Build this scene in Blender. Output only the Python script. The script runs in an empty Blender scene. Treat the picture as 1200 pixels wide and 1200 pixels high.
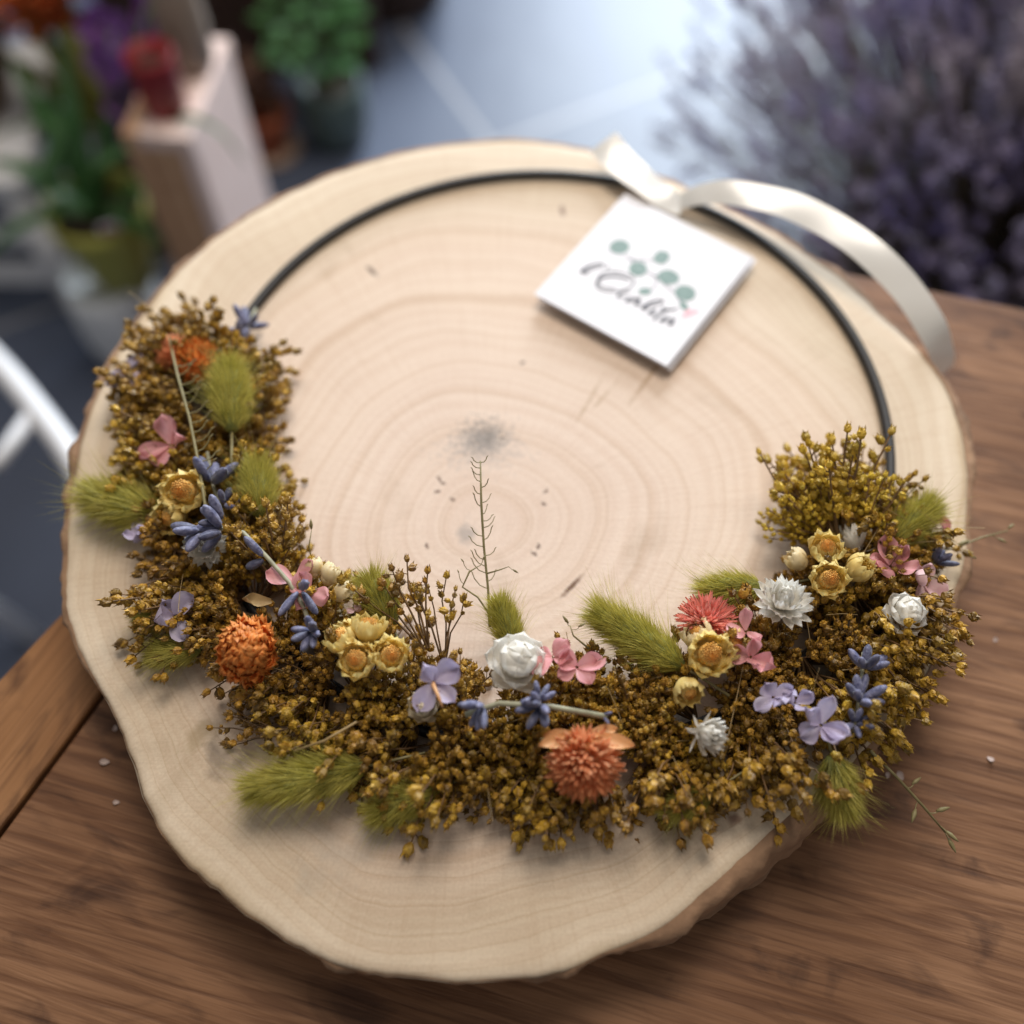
import bpy, math, random
import numpy as np
from mathutils import Vector, Quaternion, Matrix
from math import sin, cos, pi, radians as R_

random.seed(11)
rnd = random.uniform
SC = bpy.context.scene
COL = SC.collection

# ------------------------------------------------------------------ camera
FOV, PITCH, CAMH = 53.0, 61.0, 0.39
cd = bpy.data.cameras.new('camera')
cam = bpy.data.objects.new('camera', cd); COL.objects.link(cam)
cam.location = (0, 0, CAMH)
cam.rotation_euler = (R_(90 - PITCH), 0, 0)
cd.sensor_width = 36; cd.sensor_fit = 'HORIZONTAL'
cd.lens = 18 / math.tan(R_(FOV / 2))
cd.clip_start = 0.02; cd.clip_end = 60
cd.dof.use_dof = True
cd.dof.focus_distance = 0.393
cd.dof.aperture_fstop = 2.75
SC.camera = cam

# ------------------------------------------------------------------ light
W = bpy.data.worlds.new('World'); SC.world = W; W.use_nodes = True
bg = W.node_tree.nodes['Background']
bg.inputs[0].default_value = (0.96, 0.94, 0.92, 1); bg.inputs[1].default_value = 0.28

def area(name, loc, target, sx, sy, power, col):
    l = bpy.data.lights.new(name, 'AREA'); l.shape = 'RECTANGLE'; l.size = sx; l.size_y = sy
    l.energy = power; l.color = col
    o = bpy.data.objects.new(name, l); COL.objects.link(o); o.location = loc
    o.rotation_euler = (Vector(target) - Vector(loc)).to_track_quat('-Z', 'Y').to_euler()
    return o
area('window_light', (0.75, 3.6, 1.15), (0.25, 0.9, -0.1), 1.3, 2.0, 205, (0.80, 0.90, 1.0))
area('ceiling_light', (0.10, 0.95, 1.55), (0.02, 0.30, 0), 0.9, 0.7, 22.5, (1.0, 0.90, 0.79))

vs = SC.view_settings
vs.view_transform = 'Standard'; vs.look = 'None'; vs.gamma = 1.0; vs.exposure = 0.0
vs.use_curve_mapping = False
SC.cycles.max_bounces = 8

# ------------------------------------------------------------------ helpers
_f = 600 / math.tan(R_(FOV / 2)); _t = R_(PITCH)
def un(px, py, h=0.0):
    """point of the place at height h seen at photograph pixel (px, py)"""
    x = (px - 600) / _f; y = -(py - 600) / _f
    d = (x, cos(_t) + y * sin(_t), -sin(_t) + y * cos(_t))
    k = (CAMH - h) / (-d[2])
    return Vector((d[0] * k, d[1] * k, h))

class MB:
    def __init__(s): s.v = []; s.f = []
    def add(s, vs, fs):
        b = len(s.v); s.v.extend([tuple(v) for v in vs]); s.f.extend([tuple(b + i for i in f) for f in fs])
    def tube(s, pts, rad, n=6, cap=True):
        pts = [Vector(p) for p in pts]; m = len(pts)
        if not hasattr(rad, '__len__'): rad = [rad] * m
        b = len(s.v); prev = None
        for i, p in enumerate(pts):
            t = (pts[min(i + 1, m - 1)] - pts[max(i - 1, 0)])
            t = t.normalized() if t.length > 1e-9 else Vector((0, 0, 1))
            if prev is None:
                a = t.orthogonal().normalized()
            else:
                a = (prev - t * prev.dot(t)); a = a.normalized() if a.length > 1e-6 else t.orthogonal().normalized()
            prev = a; c = t.cross(a)
            for k in range(n):
                w = 2 * pi * k / n
                s.v.append(tuple(p + (a * cos(w) + c * sin(w)) * rad[i]))
        for i in range(m - 1):
            for k in range(n):
                k2 = (k + 1) % n
                s.f.append((b + i * n + k, b + i * n + k2, b + (i + 1) * n + k2, b + (i + 1) * n + k))
        if cap:
            s.f.append(tuple(b + k for k in reversed(range(n))))
            s.f.append(tuple(b + (m - 1) * n + k for k in range(n)))
    def lathe(s, prof, n=24, M=None, lobes=0, amp=0):
        M = M or Matrix()
        b = len(s.v)
        for r, z in prof:
            for k in range(n):
                w = 2 * pi * k / n; rr = r * (1 + amp * cos(lobes * w))
                s.v.append(tuple(M @ Vector((rr * cos(w), rr * sin(w), z))))
        for i in range(len(prof) - 1):
            for k in range(n):
                k2 = (k + 1) % n
                s.f.append((b + i * n + k, b + i * n + k2, b + (i + 1) * n + k2, b + (i + 1) * n + k))
        s.f.append(tuple(b + k for k in reversed(range(n))))
        s.f.append(tuple(b + (len(prof) - 1) * n + k for k in range(n)))
    def box(s, lo, hi, M=None):
        M = M or Matrix()
        x0, y0, z0 = lo; x1, y1, z1 = hi
        vs = [(x0, y0, z0), (x1, y0, z0), (x1, y1, z0), (x0, y1, z0), (x0, y0, z1), (x1, y0, z1), (x1, y1, z1), (x0, y1, z1)]
        s.add([M @ Vector(v) for v in vs], [(0, 3, 2, 1), (4, 5, 6, 7), (0, 1, 5, 4), (1, 2, 6, 5), (2, 3, 7, 6), (3, 0, 4, 7)])
    def prism(s, poly, z0, z1):
        n = len(poly); b = len(s.v)
        s.v.extend([(p[0], p[1], z0) for p in poly] + [(p[0], p[1], z1) for p in poly])
        s.f.append(tuple(b + i for i in reversed(range(n)))); s.f.append(tuple(b + n + i for i in range(n)))
        for i in range(n):
            j = (i + 1) % n; s.f.append((b + i, b + j, b + n + j, b + n + i))
    def petal(s, az, r0, L, wid, a0, a1, cup=0.3, point=0.0, z0=0.0, nu=6, nv=4, ruffle=0.0, base=0.35, M=None):
        """a petal leaving the flower axis at azimuth az; it climbs from angle a0 to a1 (deg) along its length"""
        M = M or Matrix()
        b = len(s.v); x, z = r0, z0; ph = rnd(0, 6)
        for i in range(nu + 1):
            t = i / nu
            a = R_(a0 + (a1 - a0) * t)
            if i: x += L / nu * cos(a); z += L / nu * sin(a)
            w = wid * 0.5 * (base + (1 - base) * math.sin(min(1, t * 1.5) * pi / 2))
            if t > 0.6:
                q = (t - 0.6) / 0.4
                w *= (1 - q) * point + (1 - point) * math.sqrt(max(0, 1 - q ** 2.4)) + 0.04
            for j in range(nv + 1):
                u = j / nv * 2 - 1
                lift = (rnd(-.022, .022) * wid * t if 5 <= nu < 10 else 0) + cup * wid * (u * u - 0.4) * (0.4 + t) + ruffle * wid * sin(ph + u * 5 + t * 3) * t
                nx, nz = -sin(a), cos(a)
                p = Vector((x + nx * lift, u * w, z + nz * lift))
                p = Matrix.Rotation(az, 4, 'Z') @ p
                s.v.append(tuple(M @ p))
        for i in range(nu):
            for j in range(nv):
                q = b + i * (nv + 1) + j
                s.f.append((q, q + nv + 1, q + nv + 2, q + 1))
    def mesh(s, name, smooth=True):
        me = bpy.data.meshes.new(name); me.from_pydata(s.v, [], s.f); me.validate()
        if smooth: me.polygons.foreach_set('use_smooth', [True] * len(me.polygons))
        me.update(); return me

def obj(name, mesh, mat, parent=None, loc=(0, 0, 0), rot=None, scale=1.0, smooth=True):
    if isinstance(mesh, MB): mesh = mesh.mesh(name, smooth)
    if mat is not None and not mesh.materials: mesh.materials.append(mat)
    o = bpy.data.objects.new(name, mesh); COL.objects.link(o)
    if parent: o.parent = parent
    o.location = loc
    if rot is not None:
        o.rotation_mode = 'QUATERNION'; o.rotation_quaternion = rot
    o.scale = (scale,) * 3 if not hasattr(scale, '__len__') else scale
    return o
def tag(o, label=None, cat=None, group=None, kind=None):
    if label: o['label'] = label
    if cat: o['category'] = cat
    if group: o['group'] = group
    if kind: o['kind'] = kind
    return o
def thing(name, label, cat, loc=(0, 0, 0), group=None):
    o = bpy.data.objects.new(name, None); COL.objects.link(o); o.location = loc; o.empty_display_size = 0.02
    return tag(o, label, cat, group)
def aim(d, roll=0.0):
    return Vector(d).normalized().to_track_quat('Z', 'Y') @ Quaternion((0, 0, 1), roll)

def catmull(P, sub=7):
    P = [Vector(p) for p in P]; out = []
    for i in range(len(P) - 1):
        p0 = P[max(i - 1, 0)]; p1 = P[i]; p2 = P[i + 1]; p3 = P[min(i + 2, len(P) - 1)]
        for k in range(sub):
            t = k / sub
            out.append(0.5 * ((2 * p1) + (p2 - p0) * t + (2 * p0 - 5 * p1 + 4 * p2 - p3) * t * t + (3 * p1 - p0 - 3 * p2 + p3) * t ** 3))
    out.append(P[-1]); return out

# ---- material helpers
def mat(name, c, rough=0.6, var=None, island=0.0, objvar=0.0, nscale=200, bump=0.0, bscale=400, sss=0.0, trans=0.0, spec=0.5, sheen=0.0, metal=0.0):
    """Principled with noise-mixed colour (c -> var), value variation per island / per object and fine bump"""
    m = bpy.data.materials.new(name); m.use_nodes = True
    nt = m.node_tree; N = nt.nodes; L = nt.links; p = N['Principled BSDF']
    p.inputs['Roughness'].default_value = rough; p.inputs['Specular IOR Level'].default_value = spec
    p.inputs['Metallic'].default_value = metal
    tc = N.new('ShaderNodeTexCoord')
    col = None
    nz = N.new('ShaderNodeTexNoise'); nz.inputs['Scale'].default_value = nscale; nz.inputs['Detail'].default_value = 4
    L.new(tc.outputs['Object'], nz.inputs['Vector'])
    rp = N.new('ShaderNodeValToRGB'); rp.color_ramp.elements[0].position = 0.33; rp.color_ramp.elements[1].position = 0.67
    rp.color_ramp.elements[0].color = (*c, 1); rp.color_ramp.elements[1].color = (*(var or [x * 0.8 for x in c]), 1)
    L.new(nz.outputs['Fac'], rp.inputs['Fac']); col = rp.outputs['Color']
    if island or objvar:
        g = N.new('ShaderNodeNewGeometry'); oi = N.new('ShaderNodeObjectInfo')
        ma = N.new('ShaderNodeMath'); ma.operation = 'MULTIPLY_ADD'
        L.new(g.outputs['Random Per Island'], ma.inputs[0]); ma.inputs[1].default_value = island * 2; 
        mb = N.new('ShaderNodeMath'); mb.operation = 'MULTIPLY_ADD'
        L.new(oi.outputs['Random'], mb.inputs[0]); mb.inputs[1].default_value = objvar * 2; mb.inputs[2].default_value = 1 - island - objvar
        L.new(mb.outputs[0], ma.inputs[2])
        hs = N.new('ShaderNodeHueSaturation'); L.new(col, hs.inputs['Color']); L.new(ma.outputs[0], hs.inputs['Value'])
        mh = N.new('ShaderNodeMath'); mh.operation = 'MULTIPLY_ADD'
        L.new(oi.outputs['Random'], mh.inputs[0]); mh.inputs[1].default_value = objvar * 0.10; mh.inputs[2].default_value = 0.5 - objvar * 0.05
        L.new(mh.outputs[0], hs.inputs['Hue']); col = hs.outputs['Color']
    L.new(col, p.inputs['Base Color'])
    if bump:
        n2 = N.new('ShaderNodeTexNoise'); n2.inputs['Scale'].default_value = bscale; n2.inputs['Detail'].default_value = 3
        L.new(tc.outputs['Object'], n2.inputs['Vector'])
        bp = N.new('ShaderNodeBump'); bp.inputs['Strength'].default_value = bump; bp.inputs['Distance'].default_value = 0.001
        L.new(n2.outputs['Fac'], bp.inputs['Height']); L.new(bp.outputs['Normal'], p.inputs['Normal'])
    if sss:
        p.inputs['Subsurface Weight'].default_value = sss; p.inputs['Subsurface Scale'].default_value = 0.002
    if sheen: p.inputs['Sheen Weight'].default_value = sheen
    if trans:
        tr = N.new('ShaderNodeBsdfTranslucent'); L.new(col, tr.inputs['Color'])
        mx = N.new('ShaderNodeMixShader'); mx.inputs[0].default_value = trans
        out = N['Material Output']
        L.new(p.outputs[0], mx.inputs[1]); L.new(tr.outputs[0], mx.inputs[2]); L.new(mx.outputs[0], out.inputs['Surface'])
    return m

# ================================================================== THE FLOOR
def floor_mat():
    m = bpy.data.materials.new('slate_tiles'); m.use_nodes = True
    nt = m.node_tree; N = nt.nodes; L = nt.links; p = N['Principled BSDF']
    tc = N.new('ShaderNodeTexCoord'); mp = N.new('ShaderNodeMapping')
    mp.inputs['Rotation'].default_value = (0, 0, R_(-28)); L.new(tc.outputs['Object'], mp.inputs['Vector'])
    br = N.new('ShaderNodeTexBrick'); br.offset = 0.0; br.inputs['Scale'].default_value = 1
    br.inputs['Brick Width'].default_value = 0.6; br.inputs['Row Height'].default_value = 0.6; br.inputs['Mortar Size'].default_value = 0.006
    br.inputs['Color1'].default_value = (0.085, 0.104, 0.155, 1); br.inputs['Color2'].default_value = (0.100, 0.122, 0.178, 1); br.inputs['Mortar'].default_value = (0.30, 0.30, 0.32, 1)
    L.new(mp.outputs[0], br.inputs['Vector'])
    nz = N.new('ShaderNodeTexNoise'); nz.inputs['Scale'].default_value = 3.5; nz.inputs['Detail'].default_value = 6
    L.new(tc.outputs['Object'], nz.inputs['Vector'])
    mx = N.new('ShaderNodeMix'); mx.data_type = 'RGBA'; mx.blend_type = 'MULTIPLY'; mx.inputs['Factor'].default_value = 0.6
    rp = N.new('ShaderNodeValToRGB'); rp.color_ramp.elements[0].position = 0.3; rp.color_ramp.elements[0].color = (0.55, 0.55, 0.6, 1); rp.color_ramp.elements[1].position = 0.7
    L.new(nz.outputs['Fac'], rp.inputs['Fac'])
    L.new(br.outputs['Color'], mx.inputs['A']); L.new(rp.outputs['Color'], mx.inputs['B']); L.new(mx.outputs['Result'], p.inputs['Base Color'])
    p.inputs['Roughness'].default_value = 0.40; p.inputs['Specular IOR Level'].default_value = 0.46
    bp = N.new('ShaderNodeBump'); bp.inputs['Strength'].default_value = 0.25; bp.inputs['Distance'].default_value = 0.01
    L.new(nz.outputs['Fac'], bp.inputs['Height']); L.new(bp.outputs['Normal'], p.inputs['Normal'])
    return m
FZ = -0.79
b = MB(); b.add([(-8, -5, FZ), (8, -5, FZ), (8, 9, FZ), (-8, 9, FZ)], [(0, 1, 2, 3)])
tag(obj('floor', b, floor_mat()), 'dark grey slate tile floor with pale joints and a bluish window sheen', kind='structure')

# ================================================================== THE TABLE
def plank_mat(name, c1, c2, dark, streak=1.0, rough=0.6):
    m = bpy.data.materials.new(name); m.use_nodes = True
    nt = m.node_tree; N = nt.nodes; L = nt.links; p = N['Principled BSDF']
    tc = N.new('ShaderNodeTexCoord')
    def nz(scale, sx, sy, det=5, dist=0.0, off=0):
        mp = N.new('ShaderNodeMapping'); mp.inputs['Scale'].default_value = (sx, sy, 1); mp.inputs['Location'].default_value = (off, off * 1.7, 0)
        L.new(tc.outputs['Object'], mp.inputs['Vector'])
        n = N.new('ShaderNodeTexNoise'); n.inputs['Scale'].default_value = scale; n.inputs['Detail'].default_value = det; n.inputs['Distortion'].default_value = dist
        L.new(mp.outputs[0], n.inputs['Vector']); return n.outputs['Fac']
    def ramp(fac, a, ca, bb, cb):
        r = N.new('ShaderNodeValToRGB'); r.color_ramp.elements[0].position = a; r.color_ramp.elements[0].color = (*ca, 1)
        r.color_ramp.elements[1].position = bb; r.color_ramp.elements[1].color = (*cb, 1); L.new(fac, r.inputs['Fac']); return r.outputs['Color']
    def mul(a, bcol, f):
        x = N.new('ShaderNodeMix'); x.data_type = 'RGBA'; x.blend_type = 'MULTIPLY'; x.inputs['Factor'].default_value = f
        L.new(a, x.inputs['A']); L.new(bcol, x.inputs['B']); return x.outputs['Result']
    base = ramp(nz(6, 1.0, 5, 4, 0.6), 0.35, c1, 0.68, c2)
    g1 = nz(9, 2.0, 26, 8, 0.5, 3.1)
    base = mul(base, ramp(g1, 0.40, dark, 0.56, (1, 1, 1)), 0.62 * streak)
    g2 = nz(30, 0.6, 22, 4, 0.2, 8.7)
    base = mul(base, ramp(g2, 0.34, (0.45, 0.38, 0.34), 0.52, (1, 1, 1)), 0.45)
    g3 = nz(24, 1.0, 2.2, 6, 1.0, 5.5)
    base = mul(base, ramp(g3, 0.30, (0.25, 0.2, 0.2), 0.46, (1, 1, 1)), 0.75)
    L.new(base, p.inputs['Base Color'])
    p.inputs['Roughness'].default_value = rough; p.inputs['Specular IOR Level'].default_value = 0.3
    bp = N.new('ShaderNodeBump'); bp.inputs['Strength'].default_value = 0.5; bp.inputs['Distance'].default_value = 0.0012
    L.new(g1, bp.inputs['Height']); L.new(bp.outputs['Normal'], p.inputs['Normal'])
    return m
TZ = -0.036
M_plank = plank_mat('weathered_brown_plank', (0.190, 0.089, 0.041), (0.275, 0.140, 0.070), (0.42, 0.32, 0.25))
M_endb = plank_mat('light_brown_board', (0.27, 0.125, 0.048), (0.35, 0.175, 0.075), (0.65, 0.58, 0.5), 0.6)
M_leg = mat('table_leg_wood', (0.14, 0.075, 0.04), 0.6, (0.09, 0.05, 0.03), nscale=30)
table = thing('wooden_table', 'weathered brown plank table under the pale log slice', 'table', (0, 0, FZ))
# edges of the table top in the plane z = TZ
e0 = un(0, 795, TZ); e1 = un(75, 715, TZ); s0 = un(0, 975, TZ); s1 = un(130, 800, TZ)
bk0 = un(1022, 326, TZ); bk1 = un(1200, 362, TZ)
def isect(a, b_, c, d):
    a, b_, c, d = [Vector((q[0], q[1])) for q in (a, b_, c, d)]
    r, s = b_ - a, d - c; den = r.x * s.y - r.y * s.x
    t = ((c - a).x * s.y - (c - a).y * s.x) / den
    return a + r * t
pB = isect(e0, e1, bk0, bk1); pS = isect(s0, s1, bk0, bk1)
de = (Vector(e1[:2]) - Vector(e0[:2])).normalized(); ds = (Vector(s1[:2]) - Vector(s0[:2])).normalized()
db = (Vector(bk1[:2]) - Vector(bk0[:2])).normalized()
def plank(name, poly, M, ang, th=0.034):
    c = sum((Vector(q) for q in poly), Vector((0, 0))) / len(poly)
    rot = Matrix.Rotation(-ang, 2)
    loc = [rot @ (Vector(q) - c) for q in poly]
    b = MB(); b.prism(loc, -th, 0)
    o = obj(name, b, M, table, (c.x, c.y, TZ - FZ), Quaternion((0, 0, 1), ang), smooth=False)
    bv = o.modifiers.new('edge', 'BEVEL'); bv.width = 0.0016; bv.segments = 2
    return o
Lb = 0.95
g = 0.0012
plank('end_board', [pB, pB - de * Lb, pS - ds * Lb - db * g, pS - db * g], M_endb, math.atan2(ds.y, ds.x))
wid_b = [0.50, 0.24, 0.20]
along = 0.0; nrm = Vector((db.y, -db.x))
if nrm.y > 0: nrm = -nrm
for w in wid_b:
    k = ds.dot(-nrm)
    a = pS - ds * (along / k) + db * g; d = pS - ds * ((along + w - 0.0006) / k) + db * g
    plank('plank', [d, d + db * 1.25, a + db * 1.25, a], M_plank, math.atan2(db.y, db.x))
    along += w
for q in (pB - de * 0.06 + db * 0.06, pB - de * 0.8 + db * 0.1, pS + db * 1.15 - ds * 0.06, pS + db * 1.15 - ds * 0.8):
    b = MB(); b.box((-0.035, -0.035, 0), (0.035, 0.035, TZ - FZ - 0.036))
    obj('leg', b, M_leg, table, (q.x, q.y, 0), Quaternion((0, 0, 1), math.atan2(db.y, db.x)), smooth=False)

# ================================================================== THE LOG SLICE
OUT = [(600,160),(690,175),(770,205),(850,240),(930,285),(1000,335),(1060,390),(1110,450),(1133,520),(1138,600),(1123,690),(1095,770),(1052,838),(1000,890),(948,937),(890,990),(830,1045),(775,1090),(720,1115),(668,1138),(617,1148),(554,1151),(471,1145),(405,1130),(353,1112),(298,1080),(249,1040),(205,1000),(180,963),(162,922),(151,882),(134,842),(109,800),(88,757),(78,710),(73,660),(75,610),(86,560),(98,505),(118,440),(142,400),(180,345),(230,295),(290,250),(360,215),(440,185),(520,168)]
PITH = Vector((-0.0125, 0.207, 0))
ang = []; rad = []
for q in OUT:
    d = un(*q) - PITH; ang.append(math.atan2(d.y, d.x) % (2 * pi)); rad.append(d.length)
order = np.argsort(ang); ang = np.array(ang)[order]; rad = np.array(rad)[order]
def outline(a): return float(np.interp(a % (2 * pi), np.r_[ang[-1] - 2 * pi, ang, ang[0] + 2 * pi], np.r_[rad[-1], rad, rad[0]]))
NA, NR = 320, 70
rr0 = np.array([outline(2 * pi * k / NA) for k in range(NA)])
ker = np.array([1, 2, 3, 2, 1.]); ker /= ker.sum()
rr0 = np.convolve(np.r_[rr0[-2:], rr0, rr0[:2]], ker, 'valid')
jit = np.convolve(np.random.RandomState(4).randn(NA + 6), np.ones(7) / 7, 'valid')[:NA]
rr0 = rr0 + jit * 0.0014
Rm = rr0.mean()
b = MB(); ringv = []
TH = 0.0345
def undercut(a):
    d = math.degrees(a) % 360
    f = lambda x: max(0.0, min(1.0, x)); q = min(f((d - 188) / 22), f((296 - d) / 14)); return q * q * (3 - 2 * q)
b.v.append((0, 0, 0)); ringv.append(0)
for i in range(1, NR + 1):
    t = i / NR
    for k in range(NA):
        a = 2 * pi * k / NA; r = rr0[k] * t
        z = 0.0 if t < 0.975 else -0.0016 * ((t - 0.975) / 0.025) ** 2
        b.v.append((r * cos(a), r * sin(a), z)); s = t * t * (3 - 2 * t); ringv.append((r * (1 - s) + Rm * t * s) * 5)
for k in range(NA): b.f.append((0, 1 + k, 1 + (k + 1) % NA))
for i in range(NR - 1):
    for k in range(NA):
        k2 = (k + 1) % NA; p0 = 1 + i * NA
        b.f.append((p0 + k, p0 + NA + k, p0 + NA + k2, p0 + k2))
base = len(b.v)
for k in range(NA):
    a = 2 * pi * k / NA; rb = rr0[k] - 0.011 * undercut(a); b.v.append((rb * cos(a), rb * sin(a), -TH)); ringv.append(1.0)
for k in range(NA):
    k2 = (k + 1) % NA; p0 = 1 + (NR - 1) * NA
    b.f.append((p0 + k, base + k, base + k2, p0 + k2))
b.f.append(tuple(base + k for k in reversed(range(NA))))

def disc_mat():
    m = bpy.data.materials.new('sawn_pale_wood'); m.use_nodes = True
    nt = m.node_tree; N = nt.nodes; L = nt.links; p = N['Principled BSDF']
    at = N.new('ShaderNodeAttribute'); at.attribute_name = 'ring'
    tc = N.new('ShaderNodeTexCoord'); O = tc.outputs['Object']
    def noise(scale, det=4, vec=O, dist=0):
        n = N.new('ShaderNodeTexNoise'); n.inputs['Scale'].default_value = scale; n.inputs['Detail'].default_value = det; n.inputs['Distortion'].default_value = dist
        L.new(vec, n.inputs['Vector']); return n.outputs['Fac']
    def math_(op, a, c=None, v=None):
        x = N.new('ShaderNodeMath'); x.operation = op
        for i, q in enumerate((a, c)):
            if q is None: continue
            if isinstance(q, (int, float)): x.inputs[i].default_value = q
            else: L.new(q, x.inputs[i])
        return x.outputs[0]
    def ramp(fac, *st):
        r = N.new('ShaderNodeValToRGB'); cr = r.color_ramp
        while len(cr.elements) < len(st): cr.elements.new(0.5)
        for e, (pos, c) in zip(cr.elements, st): e.position = pos; e.color = (*c, 1)
        L.new(fac, r.inputs['Fac']); return r.outputs['Color']
    def mix(a, c, f, mode='MIX'):
        x = N.new('ShaderNodeMix'); x.data_type = 'RGBA'; x.blend_type = mode
        for nm, q in (('A', a), ('B', c)):
            if isinstance(q, tuple): x.inputs[nm].default_value = (*q, 1)
            else: L.new(q, x.inputs[nm])
        if isinstance(f, (int, float)): x.inputs['Factor'].default_value = f
        else: L.new(f, x.inputs['Factor'])
        return x.outputs['Result']
    warp = math_('MULTIPLY', math_('SUBTRACT', noise(7, 2), 0.5), 0.22)
    warp2 = math_('MULTIPLY', math_('SUBTRACT', noise(60, 3), 0.5), 0.012)
    rho = math_('ADD', math_('ADD', at.outputs['Fac'], warp), warp2)
    def n1(scale, det=2):
        n = N.new('ShaderNodeTexNoise'); n.noise_dimensions = '1D'; n.inputs['Scale'].default_value = scale; n.inputs['Detail'].default_value = det
        L.new(rho, n.inputs['W']); return n.outputs['Fac']
    W1 = (1, 1, 1)
    # heartwood faintly pinker, sapwood creamier
    base = ramp(rho, (0.0, (0.70, 0.56, 0.465)), (0.35, (0.71, 0.575, 0.475)), (0.72, (0.71, 0.575, 0.455)), (0.86, (0.65, 0.535, 0.40)), (0.97, (0.72, 0.61, 0.47)), (1.0, (0.62, 0.50, 0.35)))
    base = mix(base, ramp(noise(14, 5), (0.3, (0.86, 0.82, 0.80)), (0.7, W1)), 0.55, 'MULTIPLY')
    # broad rings with sharp late-wood lines
    base = mix(base, ramp(n1(6, 1), (0.35, (0.95, 0.92, 0.88)), (0.65, W1)), 0.25, 'MULTIPLY')
    lines = n1(12, 0.5)
    base = mix(base, ramp(lines, (0.484, W1), (0.497, (0.70, 0.60, 0.50)), (0.506, (0.88, 0.82, 0.75)), (0.535, W1)), 0.42, 'MULTIPLY')
    base = mix(base, ramp(n1(48, 1), (0.40, (0.88, 0.82, 0.78)), (0.56, W1)), 0.36, 'MULTIPLY')
    # radial rays: noise in polar coordinates (angle, ring)
    sx = N.new('ShaderNodeSeparateXYZ'); L.new(O, sx.inputs[0])
    an = math_('ARCTAN2', sx.outputs['Y'], sx.outputs['X'])
    cb = N.new('ShaderNodeCombineXYZ'); L.new(math_('MULTIPLY', an, 90), cb.inputs[0]); L.new(math_('MULTIPLY', rho, 5), cb.inputs[1])
    rays = noise(1.0, 4, cb.outputs[0])
    base = mix(base, ramp(rays, (0.36, (0.88, 0.83, 0.79)), (0.50, W1)), 0.32, 'MULTIPLY')
    # saw marks: fine slanted scratches
    mp = N.new('ShaderNodeMapping'); mp.inputs['Rotation'].default_value = (0, 0, 0.5); mp.inputs['Scale'].default_value = (50, 900, 1); L.new(O, mp.inputs['Vector'])
    saw = noise(1.0, 3, mp.outputs[0])
    fuzz = noise(900, 3)
    base = mix(base, ramp(fuzz, (0.32, (0.88, 0.86, 0.84)), (0.62, (1.04, 1.04, 1.04))), 0.55, 'MULTIPLY')
    base = mix(base, ramp(saw, (0.35, (0.90, 0.88, 0.86)), (0.55, W1)), 0.25, 'MULTIPLY')
    # weather stains: soft grey-brown clouds
    st = noise(22, 6, O, 0.4)
    base = mix(base, ramp(st, (0.60, W1), (0.78, (0.70, 0.66, 0.60))), 0.75, 'MULTIPLY')
    # the stains and the pith spot seen in the heartwood
    def spot(px, py, rx, ry, colr, amt, rot=0.0, rough=0.5, scale=170):
        nonlocal base
        c = un(px, py) - PITH
        mpp = N.new('ShaderNodeMapping'); mpp.vector_type = 'TEXTURE'; mpp.inputs['Location'].default_value = (c.x, c.y, 0); mpp.inputs['Rotation'].default_value = (0, 0, rot); mpp.inputs['Scale'].default_value = (rx, ry, 0.05)
        L.new(O, mpp.inputs['Vector'])
        ln = N.new('ShaderNodeVectorMath'); ln.operation = 'LENGTH'; L.new(mpp.outputs[0], ln.inputs[0])
        d = math_('ADD', ln.outputs['Value'], math_('MULTIPLY', math_('SUBTRACT', noise(scale, 6), 0.5), rough * 4))
        mr = N.new('ShaderNodeMapRange'); mr.inputs['From Min'].default_value = 0.25; mr.inputs['From Max'].default_value = 1.0
        mr.inputs['To Min'].default_value = amt; mr.inputs['To Max'].default_value = 0.0
        L.new(d, mr.inputs['Value'])
        base = mix(base, colr, mr.outputs['Result'])
    spot(565, 512, 0.015, 0.012, (0.24, 0.21, 0.19), 0.75, 0.3, 0.75, 420)
    spot(570, 516, 0.010, 0.008, (0.13, 0.115, 0.10), 0.7, 0.3, 0.85, 700)
    spot(566, 528, 0.024, 0.012, (0.38, 0.33, 0.30), 0.4, 0, 0.8, 300)
    spot(547, 624, 0.0055, 0.0075, (0.34, 0.29, 0.26), 0.75)
    for q in ((519, 566), (512, 576), (530, 585), (637, 590), (640, 575), (626, 649), (631, 641), (612, 425), (515, 561), (500, 640)):
        spot(q[0], q[1], 0.0019, 0.0011, (0.12, 0.07, 0.05), 0.95, q[0] * 1.7, 0.55, 900)
    spot(659, 247, 0.0018, 0.005, (0.13, 0.05, 0.035), 0.9, 0.1, 0.2, 400)
    spot(436, 318, 0.0018, 0.006, (0.09, 0.055, 0.04), 0.9, 0.7, 0.2, 400)
    spot(670, 687, 0.0085, 0.0016, (0.13, 0.06, 0.03), 0.95, 0.85, 0.25, 400)
    spot(762, 440, 0.022, 0.0016, (0.33, 0.20, 0.10), 0.6, 1.0, 0.4, 200)
    spot(690, 470, 0.020, 0.0012, (0.36, 0.24, 0.13), 0.5, 1.1, 0.5, 200)
    spot(705, 468, 0.014, 0.0010, (0.36, 0.24, 0.13), 0.5, 0.9, 0.5, 200)
    spot(236, 860, 0.010, 0.006, (0.33, 0.24, 0.13), 0.6, 0.9, 0.6, 120)
    spot(252, 890, 0.006, 0.010, (0.17, 0.13, 0.10), 0.6, 0.3, 0.6, 120)
    spot(860, 960, 0.004, 0.003, (0.18, 0.08, 0.05), 0.7, 0.3, 0.4, 300)
    spot(405, 1000, 0.022, 0.012, (0.36, 0.33, 0.29), 0.35, 0.5, 0.6, 90)
    spot(420, 190, 0.03, 0.010, (0.45, 0.34, 0.22), 0.4, 0.3, 0.6, 90)
    L.new(base, p.inputs['Base Color'])
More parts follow.
